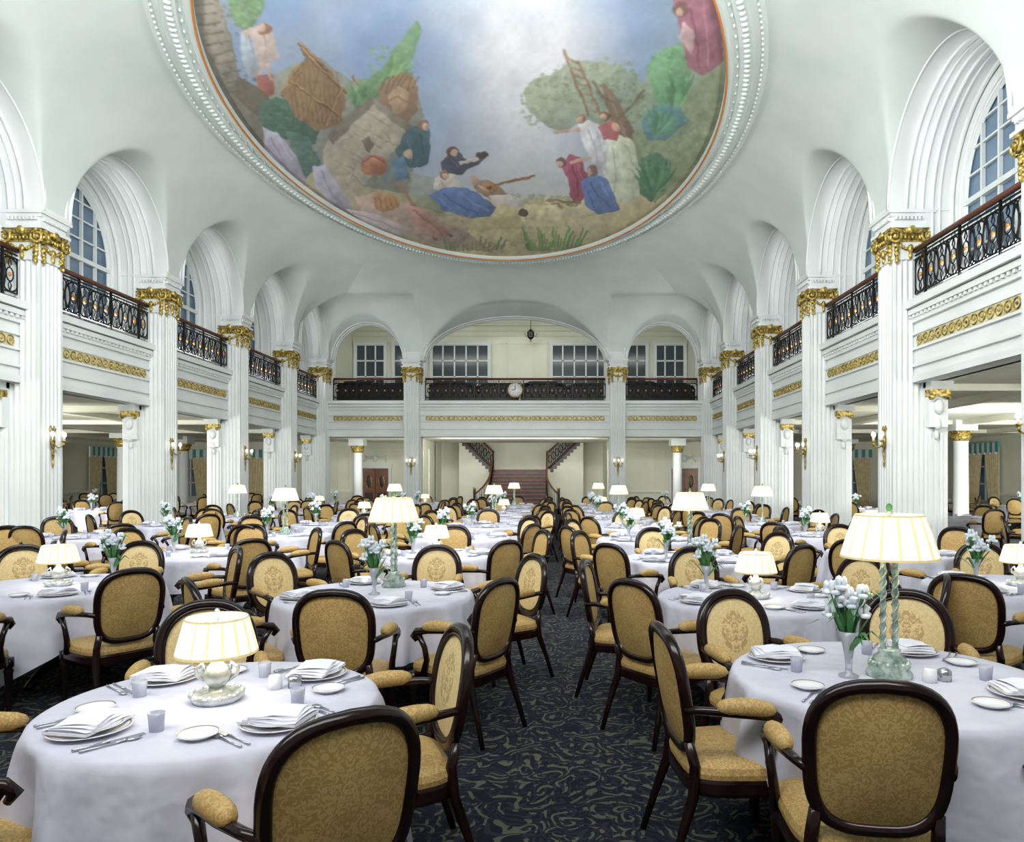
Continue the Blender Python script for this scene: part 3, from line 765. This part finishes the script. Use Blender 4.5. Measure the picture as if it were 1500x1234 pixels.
b.lathe([(.22,2.8),(.30,2.95),(.24,3.0),(.33,3.12)],16,M_gold)
for i in range(4):
    a=pi/4+i*pi/2; b.ball((.28*math.cos(a),.28*math.sin(a),3.08),.08,7,5,M_gold)
b.box(-.34,.34,-.34,.34,3.12,3.45,M_white)
rc=b.mesh('round_column')
for sg in (-1,1):
    for y in (9.55,13.9,18.25,22.6,26.95,31.3): put('round_column',rc,(X0+sg*14.5,y,0))
for s in (-1,1): put('round_column',rc,(X0+s*7.4,33.2,0))
b=MB([M_white]); b.box(-21.5,18.5,-3.2,-3,0,6.9,M_white); put('wall_near',b.mesh('wall_near'))
# ---- staircase
def stairs():
    b=MB([M_dark]); n=12; z=2.06/n
    for i in range(n):
        y=32.5+i*.29; w=1.32+.35*max(0,(4-i)/4)**2
        b.box(X0-w,X0+w,y,36.1,i*z,(i+1)*z-.03,M_dark); b.box(X0-w-.03,X0+w+.03,y-.03,36.1,(i+1)*z-.03,(i+1)*z,M_door)
    b.box(X0-1.5,X0+1.5,36.08,38.15,0,2.06,M_cream); b.box(X0-1.5,X0+1.5,36.08,38.15,2.06,2.07,M_door)
    for s in (-1,1):
        for i in range(10):
            x=1.5+i*.17; z1=2.06+(i+1)*.168
            b.box(X0+s*x,X0+s*(x+.17),36.9,38.1,0,z1-.3,M_cream); b.box(X0+s*x,X0+s*(x+.17),36.86,38.1,z1-.3,z1,M_dark)
        P=[]
        for i in range(13):
            t=i/12; y=36.0-3.7*t; zz=2.06*(1-t)
            P.append((X0+s*(1.34+.55*max(0,t-.55)**2*5),y,zz))
        b.tube([(p[0],p[1],p[2]+.9) for p in P],.045,6,M_rail); b.tube([(p[0],p[1],p[2]+.12) for p in P],.035,5,M_iron)
        for i in range(12):
            for u in (0,.5):
                p=Vector(P[i]).lerp(Vector(P[i+1]),u); b.tube([(p.x,p.y,p.z+.1),(p.x,p.y,p.z+.9)],.012,4,M_iron)
            p=Vector(P[i]).lerp(Vector(P[i+1]),.5)
            b.tube([(p.x,p.y+.13*math.cos(t*pi/5),p.z+.5+.2*math.sin(t*pi/5)) for t in range(10)],.012,4,M_iron,True)
        b.tube([(P[-1][0],P[-1][1],0),(P[-1][0],P[-1][1],1.1)],.06,8,M_iron); b.ball((P[-1][0],P[-1][1],1.16),.08,8,6,M_gold)
        Q=[(X0+s*(1.4+1.8*i/10),36.8,2.06+1.7*i/10-.05) for i in range(11)]
        b.tube([(q[0],q[1],q[2]+.95) for q in Q],.05,6,M_rail); b.tube([(q[0],q[1],q[2]+.1) for q in Q],.06,5,M_dark)
        for i in range(10):
            for u in (0,.5):
                p=Vector(Q[i]).lerp(Vector(Q[i+1]),u); b.tube([(p.x,p.y,p.z+.1),(p.x,p.y,p.z+.93)],.018,4,M_iron)
            p=Vector(Q[i]).lerp(Vector(Q[i+1]),.5)
            b.tube([(p.x+.08*math.cos(t*pi/5),p.y,p.z+.52+.22*math.sin(t*pi/5)) for t in range(10)],.018,4,M_iron,True)
    put('grand_staircase',b.mesh('grand_staircase'))
stairs()
# ================================================================ FURNITURE
def chair_mesh(kind):
    b=MB([M_wood,M_uph,M_uphf])
    N=44
    if kind=='square': a,bb,n,zc=.226,.235,3.4,.735
    else: a,bb,n,zc=.225,.24,2.35,.742
    def yb(x,z): return -.235-(z-.45)*.17+.35*x*x
    O=[]
    for i in range(N):
        t=2*pi*i/N; c,s=math.cos(t),math.sin(t)
        x=a*math.copysign(abs(c)**(2/n),c); z=bb*math.copysign(abs(s)**(2/n),s)
        if kind=='square':
            if z>0: z+=.036*(1-(x/a)**2)-.014
            x*=1-.12*(bb-z)/(2*bb)
        O.append((x,z))
    path=[(x,yb(x,zc+z),zc+z) for x,z in O]
    b.tube(path,.026,8,M_wood,True,up=(0,1,0),asp=.95)
    b.tube([(x*.9,yb(x*.9,zc+z*.9)+.014,zc+z*.9) for x,z in O],.010,5,M_wood,True)
    for sgn,mt in ((1,M_uphf if kind=='oval' else M_uph),(-1,M_uph)):
        rings=[.94,.86,.6,.3]; vs=[];fs=[]
        for s in rings:
            th=.006+.028*(1-(s/.94)**2.0)
            for x,z in O: vs.append((x*s,yb(x*s,zc+z*s)+sgn*th,zc+z*s))
        vs.append((0,yb(0,zc)+sgn*.034,zc)); c=len(vs)-1
        for j in range(3):
            for i in range(N):
                k_=(i+1)%N; q=(j*N+i,j*N+k_,(j+1)*N+k_,(j+1)*N+i)
                fs.append(q if sgn<0 else q[::-1])
        for i in range(N):
            q=(3*N+i,3*N+(i+1)%N,c); fs.append(q if sgn<0 else q[::-1])
        b.add(vs,fs,mt,True)
    S=[]
    for i in range(36):
        t=2*pi*i/36; c,s=math.cos(t),math.sin(t)
        x=.275*math.copysign(abs(c)**(2/4.5),c); y=.25*math.copysign(abs(s)**(2/4.5),s)
        x*=1-.14*(.25-y)/.5; S.append((x,y))
    ringz=[(1.0,.345),(1.02,.36),(1.02,.40),(1.0,.415)]
    for (s0,z0),(s1,z1) in zip(ringz[:-1],ringz[1:]):
        b.bridge([(x*s0,y*s0,z0) for x,y in S],[(x*s1,y*s1,z1) for x,y in S],M_wood,True,True)
    b.add([(x,y,.345) for x,y in S],[tuple(range(35,-1,-1))],M_wood)
    cu=[(.99,.412),(1.0,.435),(.97,.46),(.85,.478),(.5,.492)]
    for (s0,z0),(s1,z1) in zip(cu[:-1],cu[1:]):
        b.bridge([(x*s0,y*s0,z0) for x,y in S],[(x*s1,y*s1,z1) for x,y in S],M_uph,True,True)
    b.add([(x*.5,y*.5,.492) for x,y in S],[tuple(range(36))],M_uph,True)
    for e in (-1,1):
        b.lathe([(.013,0),(.016,.03),(.014,.04),(.027,.29),(.033,.31),(.024,.325),(.034,.34),(.034,.40)],10,M_wood,c=(e*.24,.205,0))
        b.tube([(e*.235,-.345,0),(e*.222,-.29,.18),(e*.207,-.235,.34),(e*.197,-.225,.46),(e*.19,-.25,.56)],[.015,.019,.025,.024,.022],8,M_wood)
        b.tube([(e*.218,-.275,.70),(e*.25,-.20,.705),(e*.277,-.08,.70),(e*.288,.05,.69),(e*.292,.13,.675),(e*.290,.158,.645),(e*.285,.135,.615)],[.018,.018,.02,.022,.026,.024,.014],8,M_wood)
        b.tube([(e*.290,.12,.665),(e*.287,.07,.58),(e*.277,.06,.50),(e*.262,.10,.40)],[.02,.018,.02,.024],8,M_wood)
        P=[(e*(.262+.028*t),-.155+.235*t,.722-.014*t+.008*math.sin(pi*t)) for t in (0,.05,.18,.4,.6,.82,.95,1)]
        b.tube(P,[.010,.024,.034,.038,.038,.034,.024,.010],12,M_uph,up=(0,0,1),asp=1.0)
    return b.mesh('dining_chair')
CH={'s':chair_mesh('square'),'o':chair_mesh('oval')}
placed=[]
def chair(x,y,tx,ty,kind=None,jit=0.0):
    """seat centre x,y looking toward tx,ty"""
    for (px,py) in placed:
        if (px-x)**2+(py-y)**2<.58**2: return
    placed.append((x,y))
    a=math.atan2(-(tx-x),ty-y)+random.uniform(-jit,jit)
    put('dining_chair',CH[kind or random.choice('sso')],(x,y,0),a)
def table_mesh(seed,R=.7):
    rnd=random.Random(seed); b=MB([M_cloth,M_wood]); n=160; H=.76
    p1,p2,p3=[rnd.uniform(0,6.28) for _ in range(3)]; rot=rnd.uniform(0,1.57)
    rows=[]
    for r in (0.05,.25,.5,.75,.92,.98): rows.append([(R*r*math.cos(2*pi*i/n),R*r*math.sin(2*pi*i/n),H) for i in range(n)])
    rows.append([((R+.006)*math.cos(2*pi*i/n),(R+.006)*math.sin(2*pi*i/n),H-.010) for i in range(n)])
    K=16
    for kk in range(1,K+1):
        u=kk/K; row=[]
        for i in range(n):
            t=2*pi*i/n
            m=max(abs(math.cos(t+rot)),abs(math.sin(t+rot)))
            L_=(R+.36)/m-R; L_=.70-math.log(1+math.exp((.70-L_)*9))/9*1.0
            L_=max(.28,min(L_,.70))
            f=math.sin(9*t+p1+.9*math.sin(2*t+p3))+.6*math.sin(14*t+p2+1.1*math.sin(3*t))+.3*math.sin(29*t+p3+u*1.5)
            f=f if f>0 else f*.6
            corner=abs(math.sin(2*(t+rot)))**3
            rr=R+.012+u*.02+f*.052*u**.7*(1-.2*u)+corner*.06*u
            tt=t+.03*u*math.sin(9*t+p2)
            row.append((rr*math.cos(tt),rr*math.sin(tt),H-.010-L_*u))
        rows.append(row)
    vs=[p for r in rows for p in r]; fs=[]
    for j in range(len(rows)-1):
        for i in range(n):
            k_=(i+1)%n; fs.append((j*n+i,(j+1)*n+i,(j+1)*n+k_,j*n+k_))
    fs.append(tuple(range(n)))
    b.add(vs,fs,M_cloth,True)
    b.lathe([(.05,.1),(.07,.3),(.05,.6),(.2,.72),(R-.05,.735),(R-.05,.75)],16,M_wood)
    for i in range(4):
        a=i*pi/2+.4; b.tube([(0,0,.18),(.2*math.cos(a),.2*math.sin(a),.12),(.38*math.cos(a),.38*math.sin(a),.03)],[.05,.035,.03],6,M_wood)
    return b.mesh('round_dining_table')
TM=[table_mesh(i) for i in range(4)]
def shade(b,r0,r1,z0,z1):
    n=96
    prof=[(r0,z0),(r0*.985,z0+.010),(r1+(r0-r1)*.55,z0+(z1-z0)*.5),(r1+.004,z1-.008),(r1,z1)]
    for j in range(len(prof)-1):
        (ra,za),(rb,zb)=prof[j],prof[j+1]
        for i in range(n):
            a0,a1=2*pi*i/n,2*pi*(i+1)/n
            w=lambda a,r,q:(r+(.003 if q%2 else 0))
            q0,q1=i,i+1
            mt=M_shadeT if j in (0,3) else (M_shade2 if i%6==0 else M_shade)
            b.add([(w(a0,ra,q0)*math.cos(a0),w(a0,ra,q0)*math.sin(a0),za),(w(a1,ra,q1)*math.cos(a1),w(a1,ra,q1)*math.sin(a1),za),
                   (w(a1,rb,q1)*math.cos(a1),w(a1,rb,q1)*math.sin(a1),zb),(w(a0,rb,q0)*math.cos(a0),w(a0,rb,q0)*math.sin(a0),zb)],[(0,1,2,3)],mt,False)
    for a in (0,2*pi/3,4*pi/3):
        b.tube([(0,0,z1-.015),(r1*math.cos(a),r1*math.sin(a),z1-.012)],.003,4,M_lsilver)
def tall_lamp():
    b=MB([M_lglass])
    b.lathe([(.095,0),(.10,.015),(.085,.035),(.09,.05),(.065,.07),(.07,.085),(.045,.105),(.05,.12),(.04,.125)],24,M_lglass)
    for e in (-1,1):
        b.lathe([(.016,.12),(.012,.14),(.012,.50),(.018,.53)],10,M_lglass,c=(e*.030,0,0))
        for ph in (0,pi):
            P=[(e*.030+.013*math.cos(ph+i*.6),.013*math.sin(ph+i*.6),.13+i*.0095) for i in range(40)]
            b.tube(P,.005,5,M_lglass)
    for i in range(14):
        a=i*2*pi/14; b.ball((.078*math.cos(a),.078*math.sin(a),.06),.014,6,4,M_lglass)
    b.lathe([(.045,.52),(.045,.535),(.01,.55),(.008,.73)],12,M_lsilver)
    shade(b,.205,.14,.53,.725)
    b.ball((0,0,.755),(.014,.014,.020),8,6,M_leaf); b.lathe([(.02,.722),(.010,.74)],8,M_lsilver)
    return b.mesh('table_lamp')
def low_lamp():
    b=MB([M_lsilver])
    b.lathe([(.085,0),(.095,.012),(.10,.03),(.09,.035),(.06,.03),(.035,.045),(.03,.06)],20,M_lsilver)
    for i in range(16):
        a=i*pi/8; b.ball((.094*math.cos(a),.094*math.sin(a),.032),.012,5,4,M_lsilver)
    b.lathe([(.03,.06),(.05,.085),(.055,.11),(.035,.14),(.018,.16),(.014,.2)],12,M_lsilver)
    for e in (-1,1): b.tube([(e*.04,0,.08),(e*.075,0,.1),(e*.08,0,.13),(e*.055,0,.15),(e*.05,0,.125)],.008,5,M_lsilver)
    b.lathe([(.006,.2),(.006,.34)],6,M_lsilver)
    shade(b,.152,.112,.19,.335)
    b.ball((0,0,.352),(.012,.012,.018),6,5,M_lsilver)
    return b.mesh('table_lamp_small')
LT,LL=tall_lamp(),low_lamp()
def vase():
    rnd=random.Random(9); b=MB([M_vglass])
    b.lathe([(.042,0),(.044,.01),(.016,.022),(.014,.05),(.018,.09),(.026,.14),(.044,.205),(.040,.205),(.022,.14),(.012,.08)],16,M_vglass,cap=True)
    for i in range(15):
        a=rnd.uniform(0,2*pi); l=rnd.uniform(.03,.14); h=rnd.uniform(.27,.43)
        top=(l*math.cos(a),l*math.sin(a),h)
        b.tube([(0,0,.06),(top[0]*.25,top[1]*.25,.2),top],.0035,4,M_leaf)
        for k_ in range(3):
            g=a+k_*2*pi/3
            b.ball((top[0]+.016*math.cos(g),top[1]+.016*math.sin(g),top[2]+.018),(.013,.013,.026),6,5,M_petal)
            g+=pi/3
            b.ball((top[0]+.030*math.cos(g),top[1]+.030*math.sin(g),top[2]-.006),(.022,.022,.012),6,4,M_petal)
    for i in range(20):
        a=rnd.uniform(0,2*pi); l=rnd.uniform(.08,.19); h=rnd.uniform(.2,.42); c,s=math.cos(a),math.sin(a)
        P=[(0,0,.1),(l*.35*c,l*.35*s,h*.75),(l*.7*c,l*.7*s,h),(l*c,l*s,h-.03)]; W=[.005,.013,.010,.001]
        A=[(p[0]-s*w,p[1]+c*w,p[2]) for p,w in zip(P,W)]; B=[(p[0]+s*w,p[1]-c*w,p[2]) for p,w in zip(P,W)]
        b.bridge(A,B,M_leaf,True)
    return b.mesh('flower_vase')
VM=vase()
def plate_geo(b,x,y,z,r):
    b.lathe([(r*.6,0),(r*.62,.004),(r*.98,.016),(r,.018),(r*.96,.019),(r*.66,.008),(.001,.007)],28,M_china,c=(x,y,z))
    b.lathe([(r*.90,.0172),(r*.93,.0192),(r*.95,.0195)],28,M_chrim,c=(x,y,z),cap=False)
def setting():
    b=MB([M_china])
    plate_geo(b,0,0,0,.135); plate_geo(b,0,0,.012,.11)
    for i in range(3):
        w=.085-.008*i; l=.11-.012*i; z=.03+.009*i
        M=Matrix.Translation((0,0,z))@Matrix.Rotation(.5+.12*i,4,'Z')
        vs=[];fs=[]
        for a in range(5):
            for c in range(5):
                u=a/4*2-1; v=c/4*2-1; vs.append((u*w,v*l,.012-.007*u*u+.004*math.sin(v*4+i)))
        for a in range(4):
            for c in range(4): q=a*5+c; fs.append((q,q+5,q+6,q+1))
        b.add(vs,fs,M_napk,True,M)
        b.box(-w,w,-l,l,-.006,.003,M_napk,M)
    def bar(x,y0,y1,w,mat=M_silver): b.tube([(x,y0,.006),(x,(y0+y1)/2,.005),(x,y1,.006)],[w,w*.7,w*1.1],5,mat)
    bar(.17,-.11,.0,.006); b.box(.163,.177,0,.11,.002,.005,M_silver)
    bar(.20,-.10,.04,.005); b.ball((.20,.065,.006),(.016,.028,.005),8,5,M_silver)
    for x in (-.17,-.20):
        bar(x,-.11,.03,.005); b.box(x-.012,x+.012,.03,.05,.003,.006,M_silver)
        for t in (-.010,-.0035,.0035,.010): b.box(x+t-.002,x+t+.002,.05,.095,.003,.006,M_silver)
    plate_geo(b,-.24,.10,0,.07)
    b.lathe([(.001,.0),(.024,0),(.027,.045),(.029,.065),(.0275,.065),(.0235,.008),(.001,.007)],14,M_tumbler,c=(.17,.15,0),cap=False)
    return b.mesh('place_setting')
SM=setting()
def pyramid():
    b=MB([M_napk])
    b.lathe([(.03,0),(.032,.03),(.028,.055),(.02,.06)],8,M_china); b.lathe([(.03,0),(.03,.045),(.012,.055)],8,M_silver,c=(.075,.02,0))
    return b.mesh('salt_and_pepper')
SP=pyramid()
lamps=[]
def lamp(x,y,tall):
    put('table_lamp',LT if tall else LL,(x,y,.76),random.uniform(0,6) if y>4 else .15)
    lamps.append((x,y,.76+(.62 if tall else .26),tall))
def table(x,y,R=.7,seed=None,chairs=None,settings=4,rot=.6,lampkind=None,lx=0,ly=0,vs=None,rad=1.02):
    me=TM[(seed if seed is not None else random.randrange(4))%4]
    put('round_dining_table',me,(x,y,0),random.uniform(0,6),(R/.7,R/.7,1))
    for i in range(settings):
        a=rot+i*2*pi/settings; r=R-.17
        put('place_setting',SM,(x+r*math.cos(a),y+r*math.sin(a),.76),a+pi/2)
    if lampkind is not None: lamp(x+lx,y+ly,lampkind)
    if vs: put('flower_vase',VM,(x+vs[0],y+vs[1],.76),random.uniform(0,6))
    if chairs:
        for g in chairs:
            a=math.radians(g+random.uniform(-7,7)); r=rad*R/.7+random.uniform(-.03,.06)
            chair(x+r*math.cos(a),y+r*math.sin(a),x,y,None,.12)
# -- foreground left
table(-1.34,2.86,.62,0,lampkind=False,rot=.9)
put('salt_and_pepper',SP,(-1.17,3.02,.76))
chair(-.76,2.22,-1.34,2.95,'s'); chair(-.70,3.03,-1.5,2.7,'o'); chair(-1.72,3.5,-1.4,2.6,'o'); chair(-1.98,2.48,-1.3,2.8,'s'); chair(-1.06,1.58,-1.2,2.8,'o')
# -- foreground right
table(1.51,3.22,.68,1,lampkind=True,rot=.95,vs=(-.19,-.02))
put('salt_and_pepper',SP,(1.64,3.12,.76))
chair(1.09,2.58,1.2,3.3,'s'); chair(.79,3.17,1.6,3.25,'s'); chair(1.14,3.86,1.45,3.1,'o'); chair(1.93,3.86,1.6,3.0,'o'); chair(1.98,2.52,1.5,3.2,'s')
# -- second row
table(-1.36,5.5,.73,2,lampkind=True,lx=.06,ly=.36,vs=(0,-.04),rot=.4)
chair(-1.28,4.42,-1.34,5.5,'s'); chair(-.60,4.72,-1.4,5.2,'s'); chair(-.42,5.95,-1.3,5.4,'o'); chair(-2.12,4.85,-1.4,5.4,'o'); chair(-2.2,6.05,-1.4,5.5,'o'); chair(-1.15,6.6,-1.3,5.5,'o')
table(1.5,5.35,.70,3,lampkind=False,ly=-.05,rot=.5,vs=(-.3,.25))
chair(.74,4.72,1.5,5.3,'s'); chair(.56,5.55,1.5,5.35,'s'); chair(2.35,4.95,1.5,5.3,'o'); chair(2.35,5.85,1.5,5.3,'o'); chair(1.35,6.42,1.5,5.3,'o')
table(-4.07,5.9,.76,1,lampkind=False,vs=(.3,.25))
chair(-3.22,5.25,-4.1,5.9,'s'); chair(-3.2,6.5,-4.1,5.9,'s'); chair(-4.2,7.05,-4.1,5.9,'o'); chair(-4.9,6.7,-4.1,5.9,'o'); chair(-4.0,4.75,-4.1,5.9,'s')
table(3.85,5.9,.72,2,lampkind=False,vs=(-.28,.15))
chair(2.95,4.98,3.9,5.9,'s'); chair(3.3,6.8,3.9,5.9,'o'); chair(4.2,6.9,3.9,5.9,'o'); chair(4.1,4.85,3.9,5.9,'s')
# -- regular rows
def rows(x,ys,start,pat):
    for i,y in enumerate(ys):
        kind=pat[(i+start)%len(pat)]
        table(x+random.uniform(-.08,.08),y,random.choice((.68,.72,.74)),None,[38,-38,142,218,270] if i%2 else [30,-45,150,225,95],4,random.uniform(0,1.5),
              lampkind=kind,vs=None if (i+start)%4==3 else (random.uniform(-.32,-.26),random.uniform(-.1,.1)))
rows(-1.32,[8.3,10.8,13.3,15.8,18.3,20.8,23.3],0,[False,None,None,True,False,None,True])
rows(1.45,[7.95,10.45,12.95,15.45,17.95,20.45,22.95],0,[True,None,False,True,None,False,True])
rows(-4.25,[8.5,11.2,13.8,16.4,19,21.6,24.2],0,[False,True,None,False,True,None,False])
rows(4.1,[8.6,11.2,13.8,16.4,19,21.6,24.2],0,[None,False,True,None,True,False,None])
rows(-7.1,[8.2,10.9,13.6,16.3,19,21.7,24.4],0,[False,None,None,True,None,False,None])
rows(-12.6,[12.5,16,20,24.8,29],0,[None,False,None,None,True])
rows(8.9,[11.7,16,20.4,24.8],0,[False,None,None,False])
rows(15.2,[14.5,19,23,28],0,[None,None,False,None])
rows(-18.4,[20,25,29],0,[None,False,None])
# ================================================================ LIGHTS
def area(name,loc,target,sx,sy,W,col=(1,.99,.98),spread=None):
    l=bpy.data.lights.new(name,'AREA'); l.shape='RECTANGLE'; l.size=sx; l.size_y=sy; l.energy=W; l.color=col
    if spread: l.spread=spread
    o=bpy.data.objects.new(name,l); bpy.context.collection.objects.link(o); o.location=loc
    d=Vector(target)-Vector(loc); o.rotation_euler=d.to_track_quat('-Z','Y').to_euler()
    return o
area('flood_light_key',(X0,0.2,6.2),(X0,9,0),10,2.5,530)
area('high_fill',(X0,6.3,7.6),(X0,22,4.9),9,1.6,1250)  # added soft panel floating above the frame, brightens far wall and tables
for sg in (-1,1):
    for (c,hw) in bays:
        o=area('ceiling_fill',(X0+sg*8.68,c,5.06),(X0+sg*2.5,c,9.6),.2,2.2,72,spread=math.radians(125))  # added panel hidden behind the balcony edge to brighten vault and mural
        d=(Vector((X0+sg*2.5,c,9.6))-Vector((X0+sg*8.68,c,5.06))).normalized()
        zax=-d; yax=Vector((0,1,0)); xax=yax.cross(zax).normalized()
        o.rotation_euler=Matrix((xax,yax,zax)).transposed().to_euler()
    area('side_room_fill',(X0+sg*13.5,2.5,2.0),(X0+sg*13.5,30,1.8),9,1.8,680,(1,.99,.95))  # added panel out of frame, fills the side room; no fixture there
    area('side_room_fill',(X0+sg*14.5,17.0,1.5),(X0+sg*14.5,34,1.5),7,1.2,430,(1,.99,.95))  # second added fill panel, free-standing and turned away from the camera
area('corridor_fill',(X0-6.2,31.7,2.2),(X0-6.2,38,1.6),3.4,1.2,36,(1,.99,.95))  # added fill panel for the corridor walls, faces away from view
area('corridor_fill',(X0+6.2,31.7,2.2),(X0+6.2,38,1.6),3.4,1.2,36,(1,.99,.95))  # same added corridor fill on the right side
area('stair_hall_fill',(X0,31.7,3.1),(X0,38,2.4),7,.4,130,(1,.99,.95))  # added fill strip that brightens the stair hall, not a fixture
area('gallery_room_fill',(X0,31.8,8.2),(X0,36,7.4),14,.4,85,(1,.99,.96))  # added fill strip behind the arches to lift the upper gallery room
for (x,y,z,t) in lamps:
    l=bpy.data.lights.new('lamp_bulb','POINT'); l.energy=3.6 if t else 2.2; l.color=(1,.94,.85); l.shadow_soft_size=.03
    o=bpy.data.objects.new('lamp_bulb',l); bpy.context.collection.objects.link(o); o.location=(x,y,z)
w=bpy.data.worlds.new('world'); bpy.context.scene.world=w; w.use_nodes=True
w.node_tree.nodes['Background'].inputs[0].default_value=(.5,.56,.62,1); w.node_tree.nodes['Background'].inputs[1].default_value=.4
# ================================================================ CAMERA
cam=bpy.data.cameras.new('camera'); co=bpy.data.objects.new('camera',cam); bpy.context.collection.objects.link(co)
co.location=(0,0,EYE); co.rotation_euler=(pi/2,0,0)
cam.sensor_width=36; cam.lens=36*F/1500; cam.shift_x=-60/1500; cam.shift_y=83/1500; cam.clip_end=200
bpy.context.scene.camera=co
sc=bpy.context.scene
sc.view_settings.view_transform='Standard'; sc.view_settings.exposure=0.2
